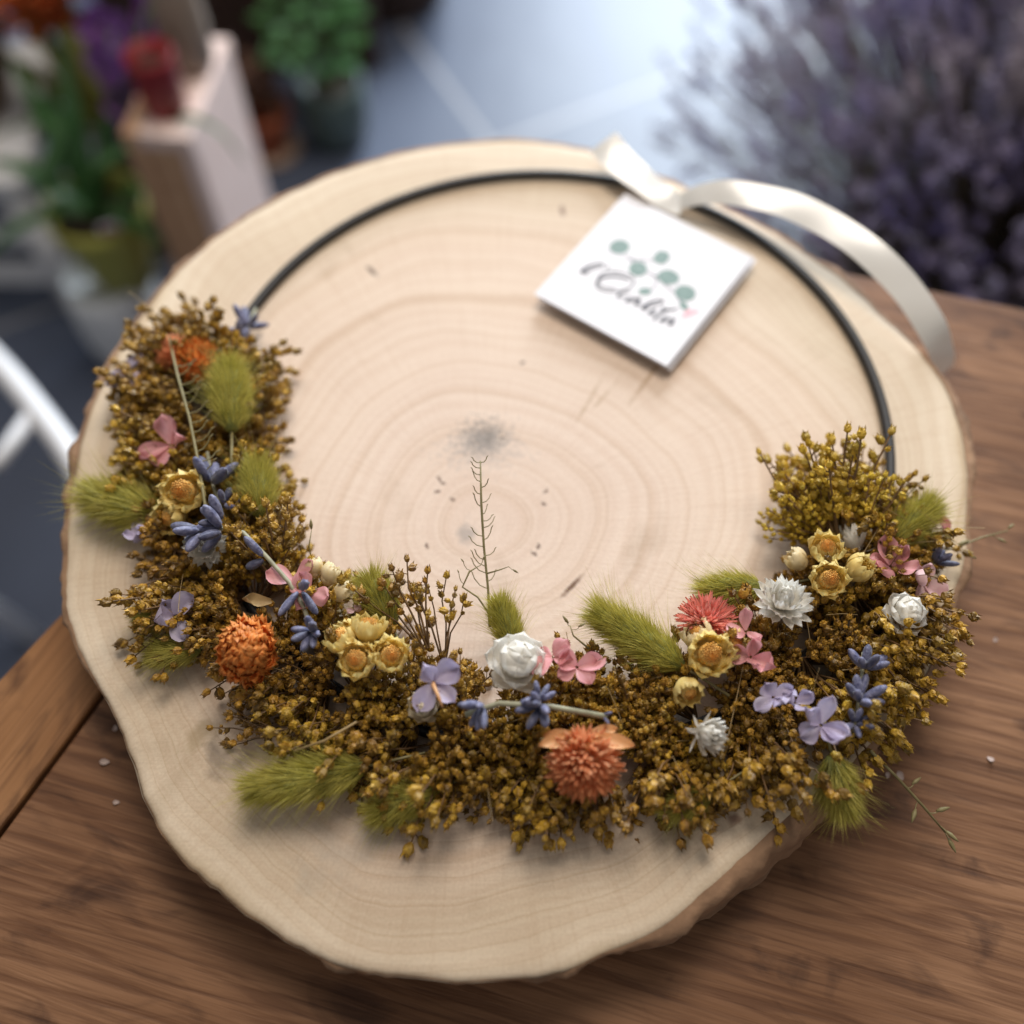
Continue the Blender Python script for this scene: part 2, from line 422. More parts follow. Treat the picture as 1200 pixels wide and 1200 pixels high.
    p.inputs['Roughness'].default_value = 0.62; p.inputs['Specular IOR Level'].default_value = 0.35
    hb = math_('ADD', math_('MULTIPLY', saw, 0.5), math_('MULTIPLY', rays, 0.5))
    bp = N.new('ShaderNodeBump'); bp.inputs['Strength'].default_value = 0.20; bp.inputs['Distance'].default_value = 0.0008
    L.new(hb, bp.inputs['Height']); L.new(bp.outputs['Normal'], p.inputs['Normal'])
    return m
slice_ = thing('log_slice', 'round pale log slice with growth rings and bark edge, lying on the table', 'wood slice', (PITH.x, PITH.y, -TH))
me = b.mesh('sawn_wood'); at = me.attributes.new('ring', 'FLOAT', 'POINT'); at.data.foreach_set('value', ringv)
# flat shading on the side break
obj('sawn_wood', me, disc_mat(), slice_, (0, 0, TH))
# bark ring
M_bark = mat('bark', (0.36, 0.215, 0.125), 0.85, (0.20, 0.115, 0.065), nscale=70, bump=1.0, bscale=160)
rs = np.random.RandomState(9)
def smooth_noise(n, w):
    x = rs.randn(n + w); return np.convolve(x, np.ones(w) / w, 'valid')[:n] * math.sqrt(w)
lay = [(-0.0009, -0.0012), (-0.0014, 0.0012), (-0.004, 0.0026), (-0.012, 0.0034), (-0.021, 0.0040), (-0.029, 0.0044), (-TH + 0.0003, 0.0042)]
b = MB(); nzs = smooth_noise(NA, 9)
for li, (z, off) in enumerate(lay):
    nl = smooth_noise(NA, 3) * 0.0007 + nzs * 0.0009
    for k in range(NA):
        a = 2 * pi * k / NA
        deg = math.degrees(a) % 360
        extra = 1.0 + 0.75 * math.exp(-((deg - 312) / 18) ** 2) - 0.45 * math.exp(-((deg - 255) / 40) ** 2)
        uc = undercut(a); r = rr0[k] + 0.010 * uc * z / TH + (off * (1 - 0.75 * uc) * extra + (nl[k] * (1.0 if li > 1 else 0.2))) 
        b.v.append((r * cos(a), r * sin(a), z + (nl[k] * 0.8 if 1 < li < 6 else 0)))
for i in range(len(lay) - 1):
    for k in range(NA):
        k2 = (k + 1) % NA
        b.f.append((i * NA + k, (i + 1) * NA + k, (i + 1) * NA + k2, i * NA + k2))
obj('bark', b, M_bark, slice_, (0, 0, TH))

# ================================================================== THE WREATH
RC = Vector((0.0153, 0.2645, 0.0)); RR = 0.1544
wreath = thing('dried_flower_wreath', 'half wreath of golden seed heads and pastel dried flowers on a thin black hoop', 'wreath', RC)
def W_(v): return Vector(v) - RC
M_hoop = mat('black_hoop', (0.018, 0.018, 0.020), 0.45, (0.024, 0.022, 0.022), nscale=60, spec=0.4)
b = MB(); n = 160; HR = 0.0023
for i in range(n):
    a = 2 * pi * i / n
    for k in range(10):
        w = 2 * pi * k / 10
        r = RR + HR * cos(w); b.v.append((r * cos(a), r * sin(a), HR + 0.0002 + HR * sin(w)))
for i in range(n):
    for k in range(10):
        i2 = (i + 1) % n; k2 = (k + 1) % 10
        b.f.append((i * 10 + k, i2 * 10 + k, i2 * 10 + k2, i * 10 + k2))
obj('hoop', b, M_hoop, wreath)

# ---- golden seed sprigs
M_seed = mat('golden_seed_capsule', (0.45, 0.262, 0.024), 0.46, (0.195, 0.096, 0.009), island=0.5, objvar=0.16, nscale=360, bump=0.8, bscale=700, spec=0.6)
M_seed_ol = mat('olive_seed_capsule', (0.62, 0.43, 0.042), 0.5, (0.44, 0.285, 0.028), island=0.30, objvar=0.10, nscale=330, bump=0.5, bscale=900)
M_stem = mat('brown_seed_stem', (0.20, 0.115, 0.045), 0.6, (0.11, 0.055, 0.02), island=0.25, nscale=150)
CAP = [(0.15, -1.0), (0.55, -0.86), (0.92, -0.40), (1.0, 0.05), (0.88, 0.55), (0.58, 0.92), (0.40, 1.10), (0.30, 1.02), (0.16, 0.78)]
def capsule(mb, p, d, r):
    M = Matrix.Translation(p) @ aim(d, rnd(0, 6)).to_matrix().to_4x4() @ Matrix.Diagonal((r, r, r * rnd(1.0, 1.25), 1))
    n0 = len(mb.v); mb.lathe(CAP, 10, M, 5, 0.10)
    for q in range(n0, len(mb.v)):   # dried, dented skin
        mb.v[q] = tuple(Vector(mb.v[q]) + Vector((rnd(-1, 1), rnd(-1, 1), rnd(-1, 1))) * r * 0.15)
    for k in range(5):           # opened calyx tips round the mouth
        w = 2 * pi * k / 5; e = 0.42
        q = [Vector((0.80 * cos(w - e), 0.80 * sin(w - e), 0.66)), Vector((0.80 * cos(w + e), 0.80 * sin(w + e), 0.66)), Vector((rnd(.7, 1.05) * cos(w), rnd(.7, 1.2) * sin(w), rnd(1.3, 2.0)))]
        mb.add([M @ x for x in q], [(0, 1, 2)])
def sprig_meshes(i, nst=24, spread=0.70, L=1.0, per=(5, 9), cs=1.0):
    """stems along +Z, unit design length 0.04 m; returns stem mesh, capsule mesh"""
    s, c = MB(), MB(); LL = 0.040 * L
    for j in range(nst):
        az = 2.399 * j + rnd(-0.4, 0.4); th = spread * math.sqrt((j + 0.5) / nst) * rnd(0.75, 1.2)
        ln = LL * rnd(0.55, 1.08)
        tip = Vector((sin(th) * cos(az), sin(th) * sin(az), cos(th))) * ln
        bend = Vector((cos(az), sin(az), 0)) * ln * 0.10 * rnd(-1, 1)
        pts = [Vector((0, 0, 0)) + Vector((cos(az), sin(az), 0)) * 0.0012, tip * 0.4 - bend * 0.3 + Vector((0, 0, ln * 0.05)), tip * 0.72 + bend * 0.6, tip]
        s.tube(pts, [0.00055, 0.00045, 0.0004, 0.0003], 4, False)
        for k in range(random.randint(*per)):
            t = 1 - 0.105 * k - rnd(0, 0.05)
            q = pts[2].lerp(pts[3], max(0, (t - 0.55) / 0.45)) if t > 0.55 else pts[1].lerp(pts[2], t)
            d = Vector((rnd(-1, 1), rnd(-1, 1), rnd(-0.1, 1))).normalized() if k else (pts[3] - pts[2]).normalized()
            r = rnd(0.0011, 0.0020) * cs
            cp = q + d * (rnd(0.002, 0.0045) * (cs ** .3) if k else r)
            if k: s.tube([q, q.lerp(cp, 0.55) + Vector((0, 0, 0.0004)), cp], 0.00025, 3, False)
            capsule(c, cp, (d + Vector((0, 0, 0.25))), r)
    return s.mesh('seed_sprig'), c.mesh('seed_head', False)
VAR = [sprig_meshes(i) for i in range(9)]
VAR_THIN = [sprig_meshes(i, 7, 0.5, 1.15, (3, 6)) for i in range(3)]
VAR_END = [sprig_meshes(i, 54, 0.62, 1.0, (8, 13), 0.72) for i in range(2)]
for sm, cm in VAR + VAR_THIN: sm.materials.append(M_stem); cm.materials.append(M_seed)
for sm, cm in VAR_END: sm.materials.append(M_stem); cm.materials.append(M_seed_ol)
protos = {}
def sprig(pos, d, scale=1.0, var=None, label=None):
    sm, cm = var or random.choice(VAR)
    q = aim(d, rnd(0, 6.28))
    s = obj('seed_sprig', sm, None, wreath, W_(pos), q, scale)
    obj('seed_head', cm, None, s)
    if label: s['label'] = label
    return s
UP = Vector((0, 0, 1))
def ringpt(phi, off=0.0, z=0.004):
    a = R_(phi); return Vector((RC.x + (RR + off) * cos(a), RC.y + (RR + off) * sin(a), z)), Vector((cos(a), sin(a), 0)), Vector((-sin(a), cos(a), 0))
PH0, PH1 = 164, 342
def span(n, a=PH0, b_=PH1, j=1.6):
    for i in range(n): yield a + (b_ - a) * (i + 0.5) / n + rnd(-j, j)
for ph in span(26):                                    # outer row, fanning outward and low
    p, er, et = ringpt(ph, 0.000, 0.005)
    sprig(p, er * rnd(0.85, 1.1) + et * rnd(-0.75, 0.15) + UP * rnd(0.02, 0.22), rnd(0.80, 1.02) * (0.78 if ph > 326 else 1))
for ph in span(22, PH0 + 2):                           # inner row, fanning inward and rising
    p, er, et = ringpt(ph, -0.002, 0.005)
    sprig(p, -er * rnd(0.7, 1.0) + et * rnd(-0.6, 0.35) + UP * rnd(0.20, 0.65), rnd(0.72, 0.95))
for ph in span(26, PH0 + 1, j=.7):                           # top row
    p, er, et = ringpt(ph, rnd(-0.006, 0.008), 0.001)
    sprig(p, UP * rnd(0.75, 1.1) + er * rnd(-0.45, 0.6) + et * rnd(-0.7, 0.3), rnd(0.66, 0.82))
for px, py, sc in ((770, 868, .62), (545, 872, .62), (735, 850, .6), (682, 838, .66), (690, 800, .6), (672, 815, .6), (618, 845, .62), (585, 868, .6), (436, 842, .62), (905, 775, .6)):
    A = un(px, py, .002); sprig(A, (rnd(-.2, .2), rnd(-.3, .1), 1), sc)
# the loose, taller sprigs that break the outline
def sprig_px(a, za, b_, zb, var, label=None):
    A = un(a[0], a[1], za); B = un(b_[0], b_[1], zb)
    return sprig(A, B - A, (B - A).length / 0.040, var, label)
sprig_px((985, 650), 0.014, (950, 515), 0.026, VAR_END[0], 'olive yellow seed sprig standing free at the right end of the wreath')
sprig_px((975, 640), 0.013, (915, 575), 0.024, VAR_END[0])
sprig_px((1000, 655), 0.012, (1020, 560), 0.022, VAR_END[1], 'olive yellow seed sprig behind the free standing one')
sprig_px((500, 760), 0.018, (450, 668), 0.034, VAR_THIN[0])
sprig_px((520, 775), 0.018, (512, 692), 0.034, VAR_THIN[1])
sprig_px((330, 690), 0.014, (305, 590), 0.030, VAR[2])
sprig_px((650, 900), 0.012, (655, 985), 0.006, VAR_THIN[2])
sprig_px((330, 860), 0.014, (268, 850), 0.008, VAR_THIN[1])
for ph, tw, sc in ((298, -.3, 1.08), (309, -.1, 1.10), (319, -.45, 1.08), (327, -.5, .98), (168, .5, .95), (176, .15, .95), (214, .0, 1.05)):
    p, er, et = ringpt(ph, 0.006, 0.006)
    sprig(p, er + et * tw + UP * rnd(.1, .22), sc)
sprig_px((200, 470), 0.012, (150, 425), 0.012, VAR_THIN[0])

# ---- shared flower materials
M_ygold = mat('pale_yellow_bract', (0.95, 0.80, 0.36), 0.5, (0.93, 0.74, 0.27), island=0.06, nscale=200, trans=0.42)
M_ycream = mat('cream_bract', (0.92, 0.80, 0.53), 0.5, (0.86, 0.70, 0.38), island=0.06, nscale=200, trans=0.42)
M_yeye = mat('orange_floret_eye', (0.85, 0.50, 0.14), 0.7, (0.74, 0.37, 0.07), island=0.25, nscale=500)
M_white = mat('papery_white_petal', (0.91, 0.885, 0.83), 0.5, (0.86, 0.825, 0.75), island=0.04, nscale=250, trans=0.38)
M_cream = mat('papery_cream_petal', (0.74, 0.66, 0.50), 0.45, (0.64, 0.53, 0.36), island=0.08, nscale=250, trans=0.22)
M_orange = mat('orange_amaranth_bract', (0.86, 0.36, 0.09), 0.55, (0.78, 0.28, 0.06), island=0.18, nscale=250, trans=0.38)
M_salmon = mat('salmon_amaranth_bract', (0.85, 0.43, 0.22), 0.55, (0.80, 0.34, 0.16), island=0.18, nscale=250, trans=0.35)
M_coral = mat('coral_amaranth_bract', (0.82, 0.35, 0.27), 0.55, (0.76, 0.25, 0.20), island=0.22, nscale=250, trans=0.35)
M_sepal = mat('peach_dry_sepal', (0.80, 0.48, 0.24), 0.6, (0.74, 0.38, 0.16), nscale=300, trans=0.25)
M_straw = mat('dry_straw_leaf', (0.48, 0.35, 0.17), 0.6, (0.36, 0.24, 0.10), nscale=300, trans=0.2)
M_pink = mat('pink_petal', (0.76, 0.40, 0.40), 0.55, (0.70, 0.31, 0.33), island=0.10, nscale=260, trans=0.3)
M_palepink = mat('pale_pink_petal', (0.78, 0.55, 0.55), 0.55, (0.72, 0.46, 0.48), island=0.10, nscale=260, trans=0.3)
M_rose = mat('dull_rose_petal', (0.48, 0.17, 0.15), 0.55, (0.40, 0.12, 0.12), island=0.10, nscale=260, trans=0.3)
M_lilac = mat('lilac_petal', (0.47, 0.41, 0.60), 0.55, (0.58, 0.52, 0.66), island=0.10, nscale=260, trans=0.3)
M_lav = mat('lavender_calyx', (0.06, 0.066, 0.145), 0.55, (0.19, 0.19, 0.29), island=0.28, nscale=420, bump=0.4, bscale=900, sheen=0.2)
M_lavst = mat('grey_green_stalk', (0.34, 0.33, 0.22), 0.6, (0.25, 0.23, 0.15), nscale=300)
M_tail = mat('green_tail_hair', (0.56, 0.49, 0.11), 0.55, (0.42, 0.38, 0.06), island=0.28, nscale=120, trans=0.28)
M_tailcore = mat('green_tail_core', (0.20, 0.20, 0.035), 0.7, (0.14, 0.15, 0.03), nscale=300)
M_stalk = mat('dry_green_stalk', (0.26, 0.22, 0.10), 0.6, (0.18, 0.15, 0.06), nscale=300)

# ---- hare's-tail grass heads
def tail_meshes(L, r, nh, na, hl=0.0075):
    core, hair = MB(), MB()
    prof = []
    for i in range(9):
        t = i / 8; prof.append((max(0.0004, r * 0.62 * math.sin(pi * (0.06 + 0.90 * t)) ** 0.6), L * t * 0.94))
    core.lathe(prof, 10)
    def blade(p, d, ln, w, bend):
        side = d.cross(Vector((rnd(-1, 1), rnd(-1, 1), rnd(-1, 1)))).normalized() * w
        m_ = p + d * ln * 0.55 + bend * 0.3; e = p + d * ln + bend
        hair.add([p - side, p + side, m_ + side * 0.7, m_ - side * 0.7, e], [(0, 1, 2, 3), (3, 2, 4)])
    for i in range(nh + na):
        t = rnd(0.02, 1.0) ** 0.9; az = rnd(0, 6.283)
        rr = r * 0.55 * math.sin(pi * (0.06 + 0.90 * t)) ** 0.6
        p = Vector((rr * cos(az), rr * sin(az), L * t * 0.92))
        out = Vector((cos(az), sin(az), 0))
        d = (out * rnd(0.30, 0.95) * (1 - 0.40 * t) + Vector((0, 0, 1)) * rnd(0.7, 1.1) + Vector((rnd(-.22, .22), rnd(-.22, .22), 0))).normalized()
        if i < nh: blade(p, d, hl * rnd(0.7, 1.2), 0.00013, (out * 0.0006 + Vector((0, 0, 0.0006))) * rnd(-1, 1))
        else: blade(p, (d + out * 0.35).normalized(), hl * rnd(1.5, 2.7), 0.000055, out * 0.0025 * rnd(-1, 1))
    return core.mesh('bunny_tail'), hair.mesh('hair', False)
TAILS = {'s': tail_meshes(0.028, 0.0085, 1900, 240, 0.0075), 'm': tail_meshes(0.034, 0.0088, 2300, 280, 0.008), 'l': tail_meshes(0.046, 0.0098, 3200, 420, 0.009)}
def tail(a, za, b_, zb, kind='m', fat=1.0, label=None):
    A = un(a[0], a[1], za); B = un(b_[0], b_[1], zb); d = B - A
    Lk = {'s': 0.032, 'm': 0.039, 'l': 0.051}[kind]
    s = d.length / Lk
    core, hair = TAILS[kind]
    fat *= 1.14; q = aim(d, rnd(0, 6))
    o = obj('bunny_tail', core, M_tailcore, wreath, W_(A), q, (s * fat, s * fat, s))
    obj('hair', hair, M_tail, o)
    b = MB(); b.tube([(0, 0, 0.001), (0.0006, 0, -0.012), (0, 0.001, -0.022)], 0.0006, 5)
    obj('stem', b, M_stalk, o)
    if label: o['label'] = label
tail((272, 505), 0.030, (268, 410), 0.036, 'm', 1.0)
tail((306, 607), 0.026, (300, 528), 0.032, 's', 1.0)
tail((195, 603), 0.014, (82, 575), 0.010, 'm', 0.95)
tail((460, 735), 0.020, (425, 664), 0.028, 's', 1.15)
tail((604, 765), 0.018, (580, 692), 0.030, 's', 0.95)
tail((800, 782), 0.024, (680, 705), 0.026, 'l', 0.95, 'large olive green tail lying over the inner edge of the wreath')
tail((893, 688), 0.020, (808, 697), 0.020, 's', 1.0)
tail((430, 898), 0.016, (270, 930), 0.013, 'l', 0.85)
tail((520, 922), 0.011, (418, 960), 0.008, 'm', 0.9)
tail((1040, 640), 0.016, (1105, 580), 0.022, 'm', 1.15)
tail((975, 885), 0.016, (992, 968), 0.004, 's', 1.15)
tail((835, 925), 0.012, (770, 960), 0.008, 's', 0.9)
tail((235, 760), 0.012, (165, 768), 0.008, 's', 1.0)
tail((215, 720), 0.012, (150, 722), 0.010, 's', 0.8)

# ---- flowers
def eye(r, h, n=46):
    m = MB()
    for i in range(n):
        t = math.sqrt((i + 0.5) / n); a = 2.399 * i
        p = Vector((r * t * cos(a), r * t * sin(a), h + r * 0.20 * (1 - t * t)))
        m.petal(a, 0, r * 0.42, r * 0.34, 60, 95, 0.3, 0.8, nu=3, nv=2, M=Matrix.Translation(p))
    m.lathe([(r * 1.0, h * 0.2), (r * 1.02, h * 0.9), (r * 0.7, h + r * 0.12), (r * 0.15, h + r * 0.18)], 14)
    return m
def yellow(name, px, py, z, diam, d, openness=1.0, m=None, label=None):
    """small straw flower: a cup of pointed papery bracts round an orange eye; diam in photo pixels"""
    P = un(px, py, z); r = 0.93 * diam / 1203 * (P - cam.location).length * 0.5
    b = MB()
    top = 62 + 50 * (1 - openness)
    b.lathe([(r * 0.16, -r * 0.2), (r * 0.5, 0), (r * 0.70, r * 0.5), (r * 0.40, r * 0.75)], 14)
    for row, (n, r0, L, a0, a1) in enumerate([(9, .20, .95, 8, top + 30), (10, .24, 1.40, 12, top + 30), (10, .27, 1.70, 18, top + 26), (9, .27, 1.80, 24, top + 28)]):
        for k in range(n):
            b.petal(2 * pi * (k + 0.5 * row) / n + rnd(-.08, .08), r * r0, r * L * rnd(.92, 1.06), r * 0.86, a0, a1 + rnd(-12, 8), 0.20, 0.40, z0=-r * 0.05 + row * r * 0.04, nu=6, nv=2)
    for k in range(13): b.petal(2 * pi * k / 13, r * .56, r * .62, r * .36, 80, 118, .2, .5, z0=r * .74, nu=4, nv=2)
    b.v = [(x * .92, y * .92, z * .88) for x, y, z in b.v]
    o = obj('strawflower', b, m or M_ygold, wreath, W_(P - Vector(d).normalized() * r * 0.5), aim(d, rnd(0, 6)))
    if openness > 0.4: obj('flower_eye', eye(r * 0.50 * openness, r * 1.06, 60), M_yeye, o)
    if label: o['label'] = label
Y = 'yellow'
yellow(Y, 431, 741, .034, 44, (.15, .75, .62), .9)
yellow(Y, 404, 752, .032, 44, (-.45, .40, .8), .9)
yellow(Y, 420, 775, .033, 46, (-.1, -.15, 1), 1.0)
yellow(Y, 456, 770, .033, 44, (.30, -.10, 1), 1.0)
yellow(Y, 368, 668, .030, 30, (-.1, .8, .5), .3, M_ycream)
yellow(Y, 386, 676, .031, 34, (.6, .7, .4), .3, M_ycream)
yellow(Y, 399, 696, .030, 32, (.8, .3, .4), .3, M_ycream)
yellow(Y, 219, 577, .028, 50, (-.1, -.35, 1), 1.0)
yellow(Y, 205, 604, .022, 44, (-.5, -.6, .6), .8)
yellow(Y, 829, 768, .034, 54, (.1, -.25, 1), 1.0)
yellow(Y, 854, 757, .032, 38, (.7, -.1, .8), 1.0)
yellow(Y, 820, 748, .030, 44, (-.5, .5, .7), .6, M_ycream)
yellow(Y, 804, 806, .030, 40, (.25, -.85, .5), .8)
yellow(Y, 967, 647, .030, 42, (-.05, .1, 1), .9)
yellow(Y, 969, 680, .031, 42, (.0, -.3, 1), 1.0)
yellow(Y, 1003, 669, .028, 42, (.5, .1, .8), .4)
yellow(Y, 936, 658, .027, 34, (-.85, .55, .4), .4, M_ycream)

def everlasting(px, py, z, diam, d, style, m, label):
    P = un(px, py, z); r = diam / 1203 * (P - cam.location).length * 0.5
    b = MB()
    if style == 'bud':        # broad overlapping petals closing over the middle
        b.lathe([(r * .2, -r * .4), (r * .6, -r * .1), (r * .66, r * .35), (r * .5, r * .7), (r * .15, r * .85)], 14)
        rows = [(6, .15, 1.15, .95, -2, 38), (6, .15, 1.2, .98, 10, 66), (5, .13, 1.25, 1.05, 28, 98), (4, .1, 1.2, 1.05, 46, 124)]
        for row, (n, r0, L, w, a0, a1) in enumerate(rows):
            for k in range(n):
                b.petal(2 * pi * (k + .5 * row) / n + rnd(-.12, .12), r * r0, r * L * rnd(.92, 1.08), r * w, a0, a1 + rnd(-8, 8), .17, .10, z0=-r * .35 + row * r * .06, nu=10, nv=8, ruffle=.012)
    elif style == 'open':     # many narrow petals
        rows = [(16, .15, 1.05, .36, 5, 30), (16, .15, 1.05, .36, 25, 55), (15, .15, 1.05, .34, 42, 78), (13, .12, 1.0, .32, 58, 100), (9, .08, .95, .30, 72, 125)]
        for row, (n, r0, L, w, a0, a1) in enumerate(rows):
            for k in range(n):
                b.petal(2 * pi * (k + .5 * row) / n + rnd(-.14, .14), r * r0, r * L * rnd(.9, 1.12), r * w, a0 + rnd(-6, 6), a1 + rnd(-12, 12), .22, .5, z0=-r * .3 + row * r * .03, nu=5, nv=2)
    else:                     # shaggy tuft: thin petals swept together on a pale calyx
        rows = [(18, .12, 1.0, .34, 30, 66), (20, .1, 1.1, .34, 46, 84), (18, .08, 1.1, .34, 60, 96), (12, .05, 1.0, .34, 74, 110)]
        for row, (n, r0, L, w, a0, a1) in enumerate(rows):
            for k in range(n):
                b.petal(2 * pi * (k + .5 * row) / n + rnd(-.2, .2), r * r0, r * L * 1.3 * rnd(.85, 1.12), r * w, a0 + rnd(-8, 8), a1 + rnd(-12, 12), .2, .6, z0=-r * .5, nu=5, nv=2)
        for k in range(7):
            b.petal(2 * pi * k / 7 + rnd(-.3, .3), r * .12, r * rnd(.7, 1.1), r * .2, rnd(-30, 0), rnd(-10, 50), .2, .7, z0=-r * .5, nu=5, nv=2)
        b.tube([(0, 0, -r * .4), (r * .1, 0, -r * 1.1), (0, r * .15, -r * 1.7)], [r * .2, r * .14, r * .1], 7)
    o = obj('everlasting_flower', b, m, wreath, W_(P), aim(d, rnd(0, 6)))
    o['label'] = label
everlasting(606, 777, .036, 62, (.15, .0, 1), 'bud', M_white, 'white bud of broad papery petals')
everlasting(918, 706, .033, 62, (.0, .10, 1), 'open', M_white, 'open white flower of many narrow petals')
everlasting(828, 860, .030, 46, (.55, -.45, .75), 'shaggy', M_white, 'shaggy white tuft on a pale calyx')
everlasting(1060, 720, .026, 44, (.3, .1, 1), 'bud', M_white, 'white bud near the right end')
everlasting(242, 640, .026, 46, (.1, -.5, 1), 'open', M_white, 'white flower under a bent lavender stalk')
everlasting(496, 827, .030, 34, (-.1, -.35, 1), 'bud', M_cream, 'small cream bud under a lilac flower')
everlasting(262, 407, .012, 30, (.2, .6, .6), 'open', M_white, 'small white flower at the left end')
everlasting(1000, 636, .018, 44, (-.2, .8, .4), 'shaggy', M_white, 'white tuft behind a yellow cluster')

def pompom(px, py, z, dw, stretch, d, m, label, n, w, lo, inc, tip, roll=0, sepals=False):
    """ragged head of many thin papery florets leaving one centre"""
    P = un(px, py, z); r = dw * (P - cam.location).length / 1203 * .5
    b = MB(); s0 = math.sin(R_(lo))
    b.lathe([(r * .2, -r * .35), (r * .55, -r * .1), (r * .58, r * .2), (r * .2, r * .5)], 12)
    for i in range(n):
        sz = s0 + (1 - s0) * (i + .5) / n; el = math.degrees(math.asin(sz)) + rnd(-5, 5)
        c_, s_ = cos(R_(el)), sin(R_(el))
        b.petal(2.399 * i + rnd(-.1, .1), r * .30 * c_, r * rnd(.58, .80) * (1 + .12 * c_), r * w * rnd(.8, 1.15), el - inc * .35, el + inc * rnd(.7, 1.2), .30, tip, z0=r * .30 * s_, nu=6, nv=2)
    b.v = [(x * stretch, y, q) for x, y, q in b.v]
    qo = aim(d, roll); o = obj('globe_amaranth', b, m, wreath, W_(P), qo); o['label'] = label
    if sepals:
        s = MB()
        for k, (az, L, w_) in enumerate(((.30, 1.15, .42), (.02, .95, .34), (2.85, 1.25, .46), (3.35, .8, .34), (1.35, .8, .36), (1.9, .75, .3))):
            s.petal(az, r * .15, r * L, r * w_, 12, -18 if k % 2 else 4, .3, .55, nu=8, nv=4, ruffle=.04)
        for k in range(30):
            s.petal(.2 + 2.7 * ((k * .618) % 1), r * .05, r * rnd(.45, .75), r * .15, rnd(10, 60), rnd(-10, 50), .3, .9, nu=5, nv=2)
        qi = qo.inverted()
        obj('dry_sepals', s, M_sepal, o, qi @ Vector((0, r * .62, r * .34)), qi @ aim((0, .1, 1)))
pompom(290, 763, .030, 70, 1.22, (.12, -.30, .95), M_orange, 'large orange head of overlapping bracts at the left of the wreath', 230, .36, -35, 74, .40, 1.1)
pompom(684, 892, .030, 84, 1.0, (.0, -.62, .78), M_salmon, 'salmon orange ragged head crowned by peach sepals', 210, .20, -12, 14, .75, 0, True)
pompom(828, 730, .026, 66, 1.0, (.0, .45, .9), M_coral, 'coral red spiky head beside the large green tail', 230, .15, -18, 8, .9)
pompom(232, 425, .020, 54, 1.0, (.3, .2, .9), M_orange, 'orange head at the left end', 170, .24, -30, 20, .7)
pompom(206, 415, .018, 42, 1.0, (-.3, .2, .9), M_salmon, 'small pale orange head beside the other at the left end', 130, .26, -30, 20, .7)
def straw_leaf(px, py, z, d, L=.016, w=.006):
    b = MB(); b.petal(0, 0, L, w, 10, 60, .35, .7, nu=6, nv=3)
    obj('dry_leaf', b, M_straw, wreath, W_(un(px, py, z)), aim(UP, math.atan2(d[1], d[0])))
straw_leaf(258, 770, .020, (-.6, .5)); straw_leaf(262, 785, .018, (-1, -.1)); straw_leaf(318, 705, .028, (1, .2), .012); straw_leaf(338, 700, .028, (-1, .1), .013, .004)

def petals(px, py, z, diam, d, m, n=5, label=None, keel=False):
    """larkspur-like dried flower: few broad crumpled petals"""
    P = un(px, py, z); r = diam / 1203 * (P - cam.location).length * .5
    b = MB()
    for k in range(n):
        b.petal(2 * pi * k / n + rnd(-.45, .45), r * .06, r * rnd(.75, 1.2), r * rnd(.65, 1.1), rnd(0, 60), rnd(-40, 85), rnd(-.1, .45), rnd(.05, .4), nu=9, nv=8, ruffle=rnd(.08, .17), base=.15)
    o = obj('larkspur_flower', b, m, wreath, W_(P), aim(d, rnd(0, 6)))
    if label: o['label'] = label
    if keel:
        s = MB(); s.tube([(0, 0, -r * .1), (r * .1, -r * .1, r * .35), (r * .5, -r * .3, r * .55), (r * .95, -r * .55, r * .6)], [r * .08, r * .09, r * .07, r * .03], 6)
        obj('flower_spur', s, M_sepal, o)
petals(648, 770, .036, 52, (-.3, .2, .9), M_pink, 4, 'pink crumpled flower beside the white bud')
petals(676, 782, .037, 50, (.3, -.1, 1), M_pink, 4)
petals(874, 740, .034, 48, (.1, .3, 1), M_pink, 3)
petals(880, 770, .033, 48, (.2, -.4, .9), M_pink, 4)
petals(345, 680, .032, 54, (-.2, .2, 1), M_pink, 3)
petals(362, 696, .033, 46, (.3, -.2, 1), M_pink, 3)
petals(200, 522, .024, 60, (-.2, -.1, 1), M_pink, 4)
petals(198, 552, .018, 40, (-.5, -.3, .7), M_rose, 3)
petals(1044, 664, .024, 56, (.1, .2, 1), M_pink, 5)
petals(1080, 682, .020, 50, (.4, .0, 1), M_palepink, 4)
petals(1098, 612, .012, 34, (.6, .3, .7), M_rose, 4)
petals(508, 800, .038, 60, (.0, -.2, 1), M_lilac, 4, 'lilac flower with a brown spur above the cream bud', True)
petals(906, 817, .030, 46, (-.3, .1, 1), M_lilac, 4)
petals(932, 824, .029, 40, (.2, .1, 1), M_lilac, 3)
petals(962, 850, .030, 60, (.1, -.3, 1), M_lilac, 5)
petals(145, 441, .016, 48, (-.4, .1, .9), M_lilac, 4)
petals(206, 722, .020, 56, (-.3, -.2, .9), M_lilac, 4)
petals(168, 628, .014, 40, (-.5, .1, .8), M_lilac, 4)
petals(415, 715, .026, 24, (.6, .4, .7), M_palepink, 3)

